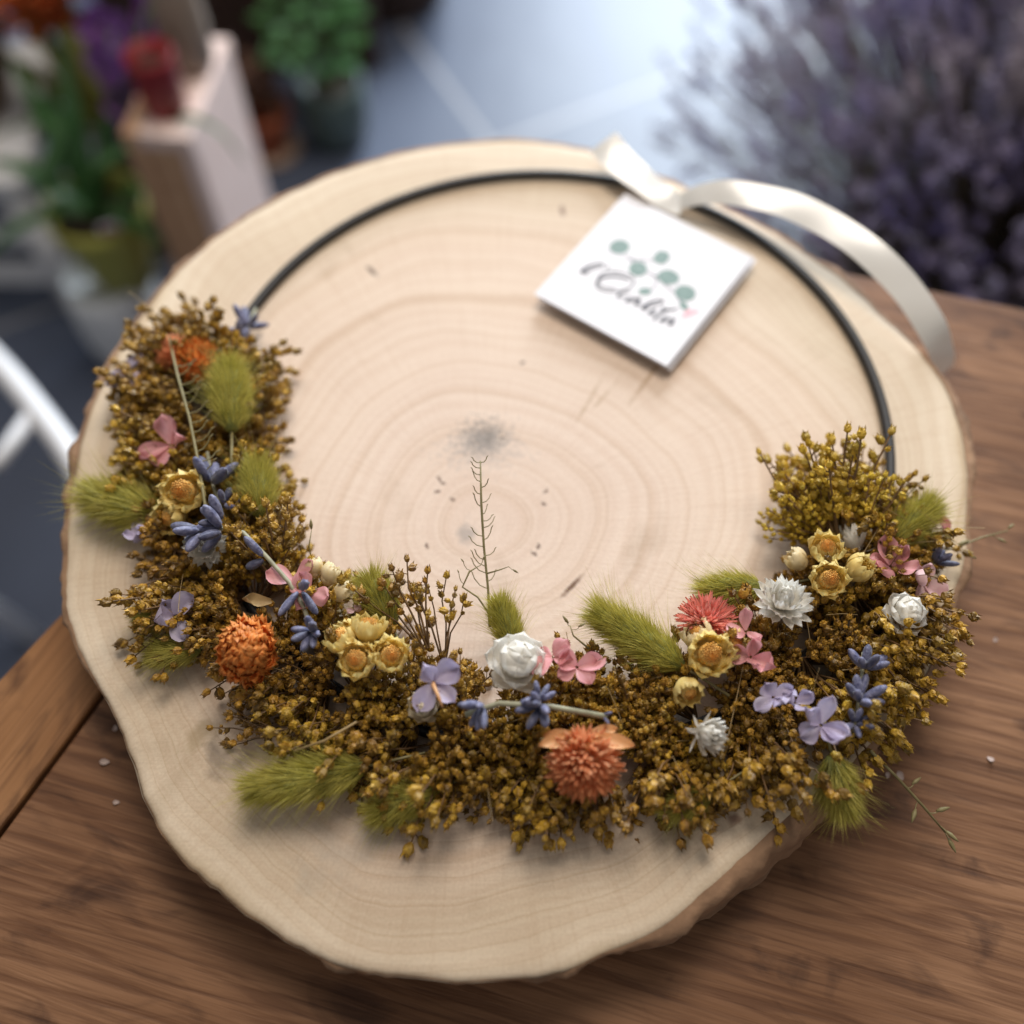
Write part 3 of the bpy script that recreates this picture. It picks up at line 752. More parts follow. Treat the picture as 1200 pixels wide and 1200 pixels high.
# ---- lavender
def lav_whorl(P, d, r, n=7, low=False):
    b = MB()
    for k in range(n):
        a = 2 * pi * k / n + rnd(-.3, .3); th = rnd(.45, 1.05)
        dd = Vector((sin(th) * cos(a), sin(th) * sin(a), cos(th)))
        M = Matrix.Translation(dd * r * .15) @ aim(dd).to_matrix().to_4x4()
        w = r * rnd(.135, .185); k_ = rnd(.75, 1.1)
        b.lathe([(w * .3, 0), (w * .75, r * .15 * k_), (w, r * .45 * k_), (w * 1.0, r * .68 * k_), (w * .80, r * .88 * k_), (w * .45, r * 1.0 * k_), (w * .12, r * 1.05 * k_)], 14, M, 7, .13)
    return b
def lavender(path, whorls, rs_=.0009, label=None):
    pts = [un(x, y, z) for x, y, z in path]
    c = pts[0]
    b = MB(); b.tube([p - c for p in pts], rs_, 7)
    o = obj('lavender_sprig', b, M_lavst, wreath, W_(c))
    if label: o['label'] = label
    for (x, y, z, dx, dy, dz, size, n) in whorls:
        P = un(x, y, z)
        obj('flower_whorl', lav_whorl(P, None, size, n), M_lav, o, P - c, aim((dx, dy, dz), rnd(0, 6)))
lavender([(545, 838, .036), (585, 824, .038), (645, 828, .038), (712, 840, .036)],
         [(566, 826, .040, -.55, -.8, .35, .0088, 6), (634, 826, .040, -.45, -.45, .5, .0086, 9), (632, 822, .040, .3, .7, .5, .006, 5), (706, 838, .036, 1, -.2, .1, .0035, 4)], .0011, 'lavender stalk with two blue whorls lying across the middle of the wreath')
lavender([(215, 636, .032), (248, 617, .036), (285, 624, .036), (312, 652, .036), (340, 684, .036), (356, 712, .034), (368, 748, .030)],
         [(238, 622, .036, -.9, -.35, .2, .011, 4), (262, 622, .036, -.9, -.3, .3, .011, 4), (262, 612, .036, -.8, .2, .4, .010, 3), (312, 655, .035, -.8, .1, .2, .010, 2), (352, 690, .037, .1, -.8, .5, .010, 3), (368, 740, .034, -.2, -.5, .7, .009, 7)], .0009, 'lavender stalk bent in an arc over the left of the wreath')
lavender([(300, 362, .010), (283, 400, .010), (272, 430, .012)], [(290, 385, .011, .3, .9, .3, .010, 5), (280, 405, .011, -.2, .7, .5, .010, 6)], .0008, 'lavender tip on the hoop at the left end')
lavender([(243, 530, .028), (250, 570, .028), (264, 610, .026)], [(248, 568, .029, .1, .7, .5, .012, 5), (262, 592, .028, .6, .3, .5, .008, 4)], .0008)
lavender([(1012, 765, .026), (1008, 810, .026), (1000, 860, .022)], [(1012, 785, .027, .2, .5, .7, .009, 6), (1006, 822, .027, .3, .4, .7, .009, 7), (1001, 848, .026, .1, -.2, .8, .007, 6)], .0008, 'lavender stalk at the lower right of the wreath')
lavender([(1060, 690, .016), (1096, 658, .014)], [(1094, 660, .015, .7, .4, .5, .008, 6)], .0008)

# ---- thin dry stalks with tiny pods
def stalk(path, rad, pods, label):
    """pods: list of (t along the path, side dx, dy, dz in m, pod size)"""
    pts = [un(x, y, z) for x, y, z in path]; c = pts[0]
    b = MB(); b.tube([p - c for p in pts], [rad] + [rad * .8] * (len(pts) - 2) + [rad * .45], 6)
    pd = MB()
    for t, dx, dy, dz, s in pods:
        f = t * (len(pts) - 1); i = min(int(f), len(pts) - 2); q = pts[i].lerp(pts[i + 1], f - i) - c
        e = q + Vector((dx, dy, dz))
        b.tube([q, q.lerp(e, .3) + Vector((dx * .22, -.0003, -.0004)), q.lerp(e, .7) + Vector((dx * .16, -.0004, -.0002)), e], rad * .34, 4, False)
        d = (e - q).normalized()
        M = Matrix.Translation(e) @ aim(d).to_matrix().to_4x4()
        pd.lathe([(s * .15, -s * .3), (s * .34, s * .4), (s * .22, s * 1.1), (s * .05, s * 1.6)], 6, M)
    o = obj('dry_stalk', b, M_stalk, wreath, W_(c)); o['label'] = label
    obj('seed_pod', pd, M_stalk, o)
pods = []
for i in range(19):
    t = .26 + .73 * (i + rnd(-.3, .3)) / 19; k = 1 - .5 * (t - .26) / .73; sd = 1 if (i % 2) ^ (i % 7 == 3) else -1
    pods.append((t, sd * .0058 * k * rnd(.45, 1.25), rnd(.0015, .0065) * k, rnd(-.001, .004), .00055 * rnd(.7, 1.5)))
pods += [(.99, .0025, .002, .001, .0006), (.99, -.003, .0015, .001, .0006)]
stalk([(574, 735, .018), (572, 690, .024), (567, 640, .032), (564, 590, .040), (563, 540, .048)], .0006, pods, 'thin green stalk standing free in the middle of the wreath')
stalk([(575, 722, .022), (560, 700, .026), (542, 688, .028), (550, 670, .030), (560, 664, .031)], .00045, [(.55, -.002, .004, .002, .0008), (.8, -.003, .003, .002, .001), (1, .002, .003, .001, .001)], 'short side twig of the thin green stalk')
stalk([(571, 672, .028), (585, 668, .03), (596, 664, .031)], .00035, [(1, .002, -.001, -.001, .0014)], 'tiny twig on the right of the thin green stalk')
pods = [(.35 + .045 * i, .006 * rnd(.8, 1.2), rnd(.003, .006), rnd(0, .003), .0012) for i in range(12)]
stalk([(246, 632, .030), (240, 590, .034), (232, 540, .036), (222, 490, .036), (208, 440, .034), (198, 395, .030)], .0008, pods, 'pale stalk running up the left of the wreath')
stalk([(366, 660, .022), (362, 640, .026), (365, 622, .030)], .00035, [(1, 0, .001, .001, .0022)], 'single pod on a hair stem at the inner edge')
stalk([(690, 760, .026), (672, 745, .030), (668, 733, .032)], .0004, [(1, -.001, .001, .001, .002), (.8, .003, .001, .001, .0016)], 'small pod twig beside the pink flower')
stalk([(1075, 650, .012), (1120, 642, .006), (1150, 630, .004), (1180, 622, .003)], .00055, [(.3, .004, .002, 0, .003), (.35, .004, -.003, 0, .0025), (.95, .003, .002, 0, .002), (.8, .003, -.002, 0, .002)], 'pale pod stalk sticking out over the bark on the right')
stalk([(1020, 880, .010), (1052, 912, -.004), (1082, 945, -.016), (1108, 976, -.022)], .0007, [(.45, .003, .002, 0, .0025), (.6, -.002, -.004, 0, .003), (.75, .004, .001, 0, .003), (.9, .003, -.003, 0, .003), (1, .001, -.003, 0, .003)], 'straw coloured stalk hanging over the lower right edge')
b = MB(); c = un(418, 846, .03); b.tube([(un(418, 846, .03) - c), un(380, 868, .027) - c, un(345, 880, .022) - c], .0005, 5)
o = obj('dry_stalk', b, M_straw, wreath, W_(c)); o['label'] = 'bare straw stem at the lower left of the wreath'
# a few hair-fine awns and fibres between the heads
b = MB()
for i in range(60):
    p, er, et = ringpt(rnd(PH0, PH1), rnd(-.02, .025), rnd(.012, .026))
    d = (er * rnd(-1, 1) + et * rnd(-1, 1) + UP * rnd(0, .8)).normalized(); L = rnd(.010, .024)
    q = p + d * L + Vector((rnd(-.004, .004), rnd(-.004, .004), 0))
    b.tube([W_(p), W_(p.lerp(q, .5) + UP * .001), W_(q)], .00016, 3, False)
tag(obj('loose_fibre', b, M_straw, wreath), kind='stuff')

# ================================================================== THE CARD
CZ = 0.0066
K = [un(626, 341, CZ), un(776, 431, CZ), un(888, 301, CZ), un(733, 231, CZ)]   # left, bottom, right, top
cc = sum(K, Vector()) / 4
ux = ((K[1] - K[0]) + (K[2] - K[3])).normalized(); uy = Vector((-ux.y, ux.x, 0))
cw = ((K[1] - K[0]).length + (K[2] - K[3]).length) / 4; ch = ((K[3] - K[0]).length + (K[2] - K[1]).length) / 4
M_paper = mat('white_card', (0.76, 0.745, 0.775), 0.7, (0.745, 0.73, 0.76), nscale=80)
M_ink = mat('dark_ink', (0.025, 0.028, 0.05), 0.6, (0.035, 0.038, 0.06))
M_leafp = mat('printed_sage', (0.15, 0.235, 0.215), 0.6, (0.20, 0.29, 0.265), nscale=260)
M_stemp = mat('printed_grey_stem', (0.22, 0.22, 0.26), 0.6, (0.28, 0.27, 0.31))
M_pinkp = mat('printed_pink', (0.78, 0.36, 0.42), 0.6, (0.82, 0.52, 0.56), nscale=300)
M_faint = mat('printed_pale_grey', (0.66, 0.64, 0.72), 0.6, (0.70, 0.68, 0.75))
card = thing('gift_tag', 'square white folded card printed with sage leaves and dark script, tied to the hoop', 'gift tag', (cc.x, cc.y, 0))
rz = math.atan2(ux.y, ux.x); qc = Quaternion((0, 0, 1), rz)
def sheet(name, dx, dy, z, tx, ty, w=cw, h=ch):
    b = MB(); nn = 12
    for side in (0, 1):
        for i in range(nn + 1):
            for j in range(nn + 1):
                u = (i / nn * 2 - 1); v = (j / nn * 2 - 1)
                zz = (0.00035 if side else 0)
                b.v.append((u * w, v * h, zz))
    S = (nn + 1) ** 2
    for i in range(nn):
        for j in range(nn):
            a = i * (nn + 1) + j
            b.f.append((S + a, S + a + nn + 1, S + a + nn + 2, S + a + 1)); b.f.append((a, a + 1, a + nn + 2, a + nn + 1))
    for i in range(nn):
        for (a, c) in (((i * (nn + 1)), ((i + 1) * (nn + 1))), ((i + 1) * (nn + 1) + nn, i * (nn + 1) + nn), (i + 1, i), (nn * (nn + 1) + i, nn * (nn + 1) + i + 1)):
            b.f.append((a, c, S + c, S + a))
    q = qc @ Quaternion((1, 0, 0), tx) @ Quaternion((0, 1, 0), ty)
    return obj(name, b, M_paper, card, (qc @ Vector((dx, dy, 0)) + Vector((0, 0, z))), q, smooth=False)
sheet('back_leaf', 0.0016, 0.0012, CZ - 0.0026, R_(0.7), R_(0.2))
front = sheet('front_leaf', 0, 0, CZ, R_(0.0), R_(0.0))
def T(px, py):   # photograph detail (7.5x enlargement from 670, 270) -> card coordinates
    w = un(670 + px / 7.5, 270 + py / 7.5, CZ) - cc
    return Vector((w.dot(ux), w.dot(uy), 0))
def stroke(mb, pts, z):
    """pts: (x, y, width px in the enlargement)"""
    pp = catmull([(*T(x, y)[:2], w) for x, y, w in pts])
    b = len(mb.v); n = len(pp)
    for i, p in enumerate(pp):
        t = (pp[min(i + 1, n - 1)] - pp[max(i - 1, 0)]); t = Vector((t.x, t.y)); t = t.normalized() if t.length > 1e-9 else Vector((1, 0))
        hw = max(p.z, 6.5) / 7.5 * 0.00043 * 0.92
        mb.v.append((p.x - t.y * hw, p.y + t.x * hw, z)); mb.v.append((p.x + t.y * hw, p.y - t.x * hw, z))
    for i in range(n - 1):
        a = b + 2 * i; mb.f.append((a, a + 1, a + 3, a + 2))
HS = 0.00035
b = MB(); zi = HS + 0.00016
S = [
 [(78, 374, 12), (104, 350, 15), (150, 325, 14), (205, 306, 12), (255, 299, 11), (276, 308, 8), (262, 322, 5), (215, 336, 5), (160, 352, 5), (110, 368, 6), (92, 380, 6), (112, 386, 5), (150, 384, 4)],
 [(312, 312, 9), (320, 322, 9), (314, 332, 6), (300, 339, 4)],
 [(236, 448, 10), (240, 415, 8), (268, 388, 8), (320, 372, 9), (385, 370, 9), (455, 382, 7), (515, 408, 6), (546, 445, 6), (540, 480, 5), (500, 512, 5), (430, 534, 5), (350, 543, 5), (280, 536, 6), (232, 512, 7), (216, 484, 8), (226, 452, 12), (262, 425, 14), (320, 412, 12), (385, 410, 12), (450, 420, 12), (512, 442, 9)],
 [(228, 456, 9), (240, 482, 6), (280, 503, 5), (335, 514, 4), (385, 517, 4)],
 [(508, 554, 8), (498, 545, 7), (462, 545, 7), (425, 558, 10), (406, 578, 13), (416, 592, 9), (450, 594, 6), (486, 586, 4)],
 [(602, 612, 8), (565, 600, 8), (520, 604, 11), (486, 620, 13), (486, 632, 9), (520, 628, 7), (565, 616, 6), (602, 610, 9), (585, 632, 12), (560, 655, 13), (572, 664, 8), (606, 654, 4)],
 [(612, 692, 13), (645, 664, 14), (700, 637, 13), (755, 621, 11), (800, 621, 8), (798, 636, 5), (740, 658, 5), (680, 674, 5), (632, 692, 7), (636, 704, 6), (668, 702, 4)],
 [(746, 692, 6), (715, 712, 13), (684, 734, 13), (690, 744, 8), (728, 736, 4)],
 [(786, 680, 9), (812, 690, 9)],
 [(852, 690, 7), (812, 716, 12), (768, 744, 13), (734, 772, 12), (722, 792, 9), (730, 798, 6)],
 [(790, 700, 5), (845, 706, 9), (895, 700, 10), (926, 686, 7)],
 [(850, 758, 7), (818, 778, 12), (782, 800, 13), (800, 806, 7), (850, 790, 5), (898, 776, 5)],
 [(906, 786, 9), (872, 812, 13), (852, 830, 12), (872, 834, 7), (900, 822, 4)],
]
for s in S: stroke(b, s, zi)
obj('printed_lettering', b, M_ink, front, smooth=False)
b = MB()
def leaf(cx, cy, rx, ry, rot=0.0, tip=0.0):
    poly = []
    for k in range(28):
        w = 2 * pi * k / 28; x = rx * cos(w); y = ry * sin(w) * (1 - tip * 0.25 * cos(w))
        if cos(w) < -.8: x *= 1 + tip * 0.3
        X = cx + x * cos(rot) - y * sin(rot); Yy = cy + x * sin(rot) + y * cos(rot)
        poly.append(T(X, Yy))
    n0 = len(b.v); b.v.extend([(p.x, p.y, HS + 0.00012) for p in poly]); b.f.append(tuple(range(n0 + 27, n0 - 1, -1)))
leaf(420, 150, 90, 62, -.05); leaf(797, 240, 66, 58, -.25, .8); leaf(582, 343, 82, 64, .05); leaf(856, 418, 92, 65, .15, .5); leaf(996, 556, 94, 68, .15); leaf(648, 541, 55, 33, .0, .6); leaf(985, 668, 48, 30, .85)
obj('printed_leaves', b, M_leafp, front, smooth=False)
b = MB()
for s in ([(470, 230, 5), (540, 278, 10), (570, 320, 6)], [(510, 250, 5), (600, 266, 8), (720, 264, 5)], [(650, 360, 5), (735, 410, 12), (780, 420, 6)], [(738, 410, 8), (745, 465, 7), (700, 525, 5)], [(800, 470, 5), (880, 535, 8), (920, 560, 5)], [(930, 600, 6), (965, 640, 10)]):
    stroke(b, s, HS + 0.00008)
obj('printed_stems', b, M_stemp, front, smooth=False)
b = MB()
for s in ([(100, 192, 3), (250, 186, 4), (390, 208, 5), (470, 232, 5)],):
    stroke(b, s, HS + 0.00008)
for k in range(17):
    if k in (5, 11): continue
    x = 340 + k * 17.5; y = 592 + k * 10.6
    stroke(b, [(x, y, 7), (x + 5, y + 3 + (k % 3), 5), (x + 11, y + 6, 7)], HS + 0.00008)
obj('printed_small_line', b, M_faint, front, smooth=False)
b = MB(); poly = [(1005, 706), (985, 735), (962, 768), (985, 776), (1010, 762), (1040, 764), (1062, 742), (1100, 735), (1118, 712), (1085, 700), (1045, 695)]
n0 = len(b.v); b.v.extend([(T(*p).x, T(*p).y, HS + 0.00010) for p in poly]); b.f.append(tuple(range(len(poly) - 1, -1, -1)))
obj('printed_pink_flower', b, M_pinkp, front, smooth=False)

# ================================================================== THE RIBBON
M_rib = mat('cream_satin', (0.88, 0.87, 0.84), 0.24, (0.86, 0.845, 0.81), nscale=40, spec=0.9, sheen=0.3, trans=0.18, metal=0.05)
ribbon = thing('satin_ribbon', 'cream satin ribbon threaded round the black hoop and curling over the slice edge', 'ribbon', un(782, 232, .004))
rl = ribbon.location.copy()
def strip(name, pts, widths, wv):
    """pts: points of the middle line; wv: direction of the ribbon's width at each point"""
    P = catmull([p - rl for p in pts], 8); Wd = catmull([Vector(w) for w in wv], 8)
    ww = np.interp(np.linspace(0, 1, len(P)), np.linspace(0, 1, len(widths)), widths)
    b = MB(); n = len(P); nv = 4
    for i, p in enumerate(P):
        t = (P[min(i + 1, n - 1)] - P[max(i - 1, 0)]).normalized()
        w = (Wd[i] - t * Wd[i].dot(t)).normalized(); nn = t.cross(w)
        for j in range(nv + 1):
            u = j / nv * 2 - 1
            b.v.append(tuple(p + w * u * ww[i] * .5 + nn * (0.00025 * (1 - u * u) + 0.0004 * sin(i * .55) * u)))
    for i in range(n - 1):
        for j in range(nv):
            a = i * (nv + 1) + j; b.f.append((a, a + nv + 1, a + nv + 2, a + 1))
    o = obj(name, b, M_rib, ribbon)
    so = o.modifiers.new('thickness', 'SOLIDIFY'); so.thickness = 0.00016; es = o.modifiers.new('crisp_edges', 'EDGE_SPLIT'); es.split_angle = R_(40)
    return o
strip('ribbon_tail', [un(707, 166, .014), un(722, 184, .0125), un(748, 207, .0110), un(777, 230, .0085), un(800, 243, .0055)], [.0165, .0165, .016, .014, .010],
      [(.8, .45, .35), (.8, .5, .25), (.75, .6, .05), (.7, .65, .1), (.6, .7, .1)])
strip('ribbon_loop', [un(795, 238, .006), un(820, 228, .014), un(860, 226, .019), un(930, 242, .022), un(1000, 280, .021), un(1055, 330, .017), un(1090, 380, .008), un(1104, 415, -.008), un(1104, 438, -.026)],
      [.008, .0110, .0132, .0145, .0148, .0145, .0138, .0128, .0118],
      [(0, 1, .2), (-.05, .9, .35), (0, .9, .28), (.3, .8, .30), (.55, .65, .34), (.75, .45, .42), (.85, .35, .40), (.85, .4, .2), (.85, .4, .1)])

# ================================================================== CRUMBS ON THE TABLE
M_crumb = mat('papery_crumb', (0.50, 0.40, 0.36), 0.9, (0.40, 0.31, 0.28), nscale=300)
cr = MB(); cr.petal(0, 0, .0042, .0030, 4, 25, .12, .3, nu=5, nv=4); crm = cr.mesh('petal_crumb')
first = None
CR = [((1165, 752), 'pale petal crumb on the table right of the bark, highest of the crumbs'), ((1157, 887), 'pale petal crumb on the table near the right frame edge, below the highest one'), ((1040, 912), 'pale petal crumb beside the hanging straw stalk'), ((1058, 914), 'second pale petal crumb, just beside the straw stalk'),
      ((135, 850), 'pale petal crumb on the table left of the slice, by the board joint'), ((128, 893), 'pale petal crumb on the left planks, lower of two'), ((140, 940), 'lowest pale petal crumb left of the slice')]
for q, lab in CR:
    p = un(q[0], q[1], TZ + .0004)
    if first is None: o = first = obj('petal_crumb', crm, M_crumb, None, p)
    else:
        o = first.copy(); COL.objects.link(o); o.location = p
    o.rotation_euler = (rnd(-.2, .2), rnd(-.2, .2), rnd(0, 6)); s = rnd(.6, 1.0); o.scale = (s, s, s)
    tag(o, lab, 'petal', 'dried petal crumbs on the table')

# ================================================================== BEHIND: POTS, PLANTS, BOX, CHAIRS
def pot_profile(rb, rt, h, th=.004, rim=.0):
    return [(rb * .9, 0), (rb, .003), (rb + (rt - rb) * .5, h * .5), (rt, h - .02), (rt + rim, h - .018), (rt + rim, h), (rt + rim - th, h), (rt - th, h - .03), (rt - th - .002, h - .035)]
M_wpot = mat('white_glaze', (0.78, 0.80, 0.82), 0.35, (0.74, 0.76, 0.78), nscale=20)
M_opot = mat('olive_glaze', (0.36, 0.35, 0.07), 0.4, (0.31, 0.30, 0.055), nscale=20)
M_soil = mat('soil', (0.035, 0.022, 0.015), 0.95, (0.06, 0.04, 0.025), nscale=120, bump=1)
M_strap = mat('dark_strap_leaf', (0.035, 0.10, 0.025), 0.32, (0.05, 0.13, 0.04), island=.25, nscale=30, trans=.15)
M_purple = mat('purple_blossom', (0.24, 0.09, 0.32), 0.55, (0.15, 0.05, 0.20), island=.25, nscale=60, trans=.2)
M_magenta = mat('magenta_lip', (0.42, 0.05, 0.20), 0.5, (0.32, 0.03, 0.15))
def strap_leaf(b, p, az, L, w, a0, a1):
    b.petal(az, .004, L, w, a0, a1, .18, .85, nu=12, nv=2, base=.55, M=Matrix.Translation(p))
# white round pot with the olive pot set on it
c1 = Vector((-.535, .922, FZ))
wp = thing('white_pot', 'round white glazed pot standing on the floor under the olive pot', 'plant pot', c1)
b = MB(); b.lathe([(.040, 0), (.050, .006), (.058, .05), (.060, .09), (.058, .135), (.053, .160), (.049, .160), (.047, .140)], 36)
obj('pot_body', b, M_wpot, wp)
op = thing('olive_pot', 'olive green pot of strappy leaves and purple blossoms set on the white pot', 'potted plant', c1 + Vector((.030, .004, .147)))
b = MB(); b.lathe(pot_profile(.036, .060, .130, .003), 36); obj('pot_body', b, M_opot, op)
b = MB(); b.lathe([(.050, .09), (.053, .104), (.02, .110)], 24); obj('soil', b, M_soil, op)
for az, L, w, a0, a1 in ((.0, .20, .024, 60, -35), (2.9, .16, .022, 74, -20), (1.4, .22, .022, 82, 60), (2.2, .20, .024, 78, 40), (3.9, .15, .022, 66, -30), (.9, .21, .022, 76, 25), (5.6, .15, .022, 60, -20), (1.9, .17, .022, 80, 65)):
    b = MB(); strap_leaf(b, Vector((0, 0, .105)), az, L, w, a0, a1); obj('leaf', b, M_strap, op)
def long_leaf(pts, w):
    P = catmull(pts, 5); b = MB(); n = len(P)
    for i, p in enumerate(P):
        t = (P[min(i + 1, n - 1)] - P[max(i - 1, 0)]).normalized(); sd = t.cross(Vector((0, 0, 1))).normalized()
        ww = w * .5 * (.45 + .55 * math.sin(pi * min(1, i / n * 1.3 + .1))) * (1 - (i / (n - 1)) ** 3 * .9)
        for u in (-1, 0, 1): b.v.append(tuple(p + sd * ww * u + Vector((0, 0, abs(u) * ww * .3)) - op.location))
    for i in range(n - 1):
        for j in (0, 1): a = i * 3 + j; b.f.append((a, a + 3, a + 4, a + 1))
    obj('leaf', b, M_strap, op)
c0 = op.location + Vector((0, 0, .11))
long_leaf([c0, c0 + Vector((.03, -.04, .10)), un(170, 165, -.40), un(215, 138, -.345), un(258, 155, -.34), un(290, 195, -.37)], .020)
long_leaf([c0, c0 + Vector((-.04, -.02, .06)), un(70, 150, -.42), un(20, 148, -.43), un(-30, 175, -.46)], .020)
long_leaf([c0, c0 + Vector((-.03, -.03, .05)), un(72, 165, -.46), un(60, 205, -.50), un(58, 235, -.54)], .022)
for tgt in (un(132, 38, -.33), un(152, 84, -.38), un(176, 2, -.30)):
    x, y, h = tgt - op.location
    b = MB(); b.tube([(0, 0, .10), (x * .3, y * .3, h * .6), (x, y, h)], .0025, 6)
    st = obj('flower_stem', b, M_strap, op)
    for k in range(4):
        p = Vector((x + rnd(-.02, .02), y + rnd(-.02, .02), h - .026 * k))
        b = MB()
        for q in range(5): b.petal(2 * pi * q / 5, .002, .027, .025, 25, 0, .2, .2, nu=5, nv=4, ruffle=.05)
        fl = obj('blossom', b, M_purple, st, p, aim((rnd(-.6, .8), -1, rnd(.0, .8)), rnd(0, 6)))
b = MB(); b.box((-.001, -.011, -.02), (.001, .011, .02)); 
pt = obj('plant_tag', b, M_wpot, op, (.030, -.045, .128), Quaternion((0, 0, 1), -1.2) @ Quaternion((0, 1, 0), .35), smooth=False)
b = MB(); b.box((.0012, -.008, .002), (.0016, .008, .018)); obj('tag_picture', b, M_magenta, pt, smooth=False)

# pale wooden box with a vase and a red candle on it
M_palewood = mat('pale_pink_board', (0.86, 0.68, 0.62), 0.55, (0.80, 0.62, 0.55), nscale=25)
M_brownbox = mat('brown_box_front', (0.62, 0.38, 0.22), 0.6, (0.52, 0.30, 0.165), nscale=40)
BZ = -.35
p0 = un(222, 163, BZ); p1 = un(268, 45, BZ)
dd = (p1 - p0); yaw = math.atan2(dd.y, dd.x) - pi / 2; dep = dd.length
bx = thing('wooden_box', 'tall wooden box with brown front and pale pink top and side', 'box', (p0.x, p0.y, FZ)); bx.rotation_euler = (0, 0, yaw)
H = BZ - FZ
b = MB(); b.box((-.0165, .0, 0), (0, dep, H - .0165)); o = obj('side_panel', b, M_palewood, bx, smooth=False); bv = o.modifiers.new('e', 'BEVEL'); bv.width = .007; bv.segments = 3
b = MB(); b.box((-.056, 0, H - .016), (.001, dep, H)); obj('top_panel', b, M_palewood, bx, smooth=False)
b = MB(); b.box((-.056, .004, 0), (-.017, .018, H - .0165)); obj('front_panel', b, M_brownbox, bx, smooth=False)
b = MB(); b.box((-.056, dep - .016, 0), (-.017, dep, H - .0165)); obj('back_panel', b, M_brownbox, bx, smooth=False)
b = MB(); b.box((-.073, 0, 0), (-.0565, dep, H)); obj('side_panel', b, M_brownbox, bx, smooth=False)
M_red = mat('red_wax', (0.24, 0.008, 0.012), 0.45, (0.20, 0.006, 0.010), nscale=30)
M_taupe = mat('taupe_ceramic', (0.33, 0.26, 0.20), 0.5, (0.28, 0.22, 0.17), nscale=30)
q = un(196, 128, BZ + .0); 
rc = thing('red_pot', 'dark red flower pot standing on the wooden box', 'plant pot', q)
b = MB(); b.lathe([(.020, 0), (.022, .003), (.025, .062), (.025, .068), (.022, .068), (.020, .050), (.004, .048)], 28); obj('pot_body', b, M_red, rc)
b = MB(); b.lathe([(.0195, .045), (.0202, .052), (.004, .055)], 20); obj('soil', b, M_soil, rc)
q = un(228, 78, BZ)
tv = thing('taupe_vase', 'rounded taupe ceramic vase standing on the wooden box', 'vase', q)
b = MB(); b.lathe([(.018, 0), (.024, .01), (.027, .05), (.025, .10), (.020, .13), (.020, .135), (.017, .135), (.016, .12)], 28); obj('vase_body', b, M_taupe, tv)

# dark brown trunk-like posts behind
M_dk = mat('dark_brown_wood', (0.055, 0.026, 0.016), 0.6, (0.035, 0.016, 0.010), nscale=25, bump=.6, bscale=60)
q = un(300, 92, FZ)
pf = thing('plank_screen', 'dark brown upright boards standing behind the terracotta pot', 'screen', (q.x - .01, q.y + .03, FZ))
for i in range(4):
    b = MB(); b.box((-.055, -.012, 0), (.055, .012, .95)); obj('board', b, M_dk, pf, (-.17 + i * .112, .002 * (i % 2), 0), smooth=False)
b = MB(); b.box((-.22, .013, .70), (.22, .03, .76)); obj('rail', b, M_dk, pf, smooth=False)

# terracotta pot with a dried plant
M_terra = mat('terracotta', (0.34, 0.085, 0.03), 0.7, (0.28, 0.065, 0.025), nscale=40)
M_dry = mat('dry_brown_leaf', (0.20, 0.10, 0.065), 0.7, (0.13, 0.065, 0.04), island=.3, nscale=60)
q = un(318, 176, FZ)
tp = thing('terracotta_pot', 'small terracotta pot holding a dried brown plant', 'potted plant', q)
b = MB(); b.lathe(pot_profile(.030, .040, .085, .004, .004), 30); obj('pot_body', b, M_terra, tp)
b = MB(); b.lathe([(.043, .0), (.050, .006), (.046, .010)], 30); obj('saucer', b, mat('pale_saucer', (.42, .30, .22), .7), tp, (0, 0, -.0))
b = MB()
for i in range(60):
    az = rnd(0, 6.28); h = rnd(.085, .16); r = rnd(.005, .045)
    b.petal(az, r * .4, rnd(.02, .04), rnd(.010, .018), rnd(20, 80), rnd(-50, 60), .3, .5, z0=h * .9, nu=4, nv=2)
obj('dry_foliage', b, M_dry, tp)
# glazed green pot
M_gpot = mat('grey_green_glaze', (0.085, 0.125, 0.115), 0.35, (0.065, 0.10, 0.095), nscale=25)
M_leafg = mat('soft_green_leaf', (0.10, 0.26, 0.075), 0.5, (0.075, 0.19, 0.06), island=.3, nscale=40, trans=.2)
q = un(399, 163, FZ)
gp = thing('glazed_pot', 'grey green glazed pot with a bushy round leaved plant', 'potted plant', q)
b = MB(); b.lathe([(.034, 0), (.046, .012), (.054, .06), (.053, .10), (.050, .115), (.046, .115), (.044, .10)], 32); obj('pot_body', b, M_gpot, gp)
b = MB(); b.lathe([(.044, .085), (.044, .098), (.01, .104)], 24); obj('soil', b, M_soil, gp)
lm = MB(); lm.petal(0, .002, .045, .032, 35, -5, .15, .3, nu=6, nv=4); lmesh = lm.mesh('leaf'); lmesh.materials.append(M_leafg)
for i in range(46):
    a = 2.399 * i; h = .135 + .17 * i / 46; r = .052 * math.sin(pi * (.22 + .66 * i / 46))
    o = bpy.data.objects.new('leaf', lmesh); COL.objects.link(o); o.parent = gp
    o.location = (r * cos(a) - .015, r * sin(a), h); o.rotation_euler = (rnd(-.3, .3), rnd(-.5, .3), a + rnd(-.3, .3)); s = rnd(.6, .95); o.scale = (s, s, s)
b = MB()
for i in range(10):
    a = 2.399 * i; h = rnd(.14, .28); b.tube([(0, 0, .10), (.02 * cos(a), .02 * sin(a), h * .7), (.05 * cos(a) - .015, .05 * sin(a), h)], .0022, 5)
obj('stem', b, M_leafg, gp)
# terracotta planter glimpsed behind the green plant
q = un(408, 30, FZ)
t2 = thing('clay_planter', 'pinkish clay planter half hidden behind the bushy green plant', 'plant pot', q)
b = MB(); b.lathe(pot_profile(.035, .05, .11, .005, .005), 30); obj('pot_body', b, mat('pink_clay', (.42, .20, .13), .7), t2)
b = MB(); b.lathe([(.043, .07), (.044, .082), (.01, .086)], 20); obj('soil', b, M_soil, t2)
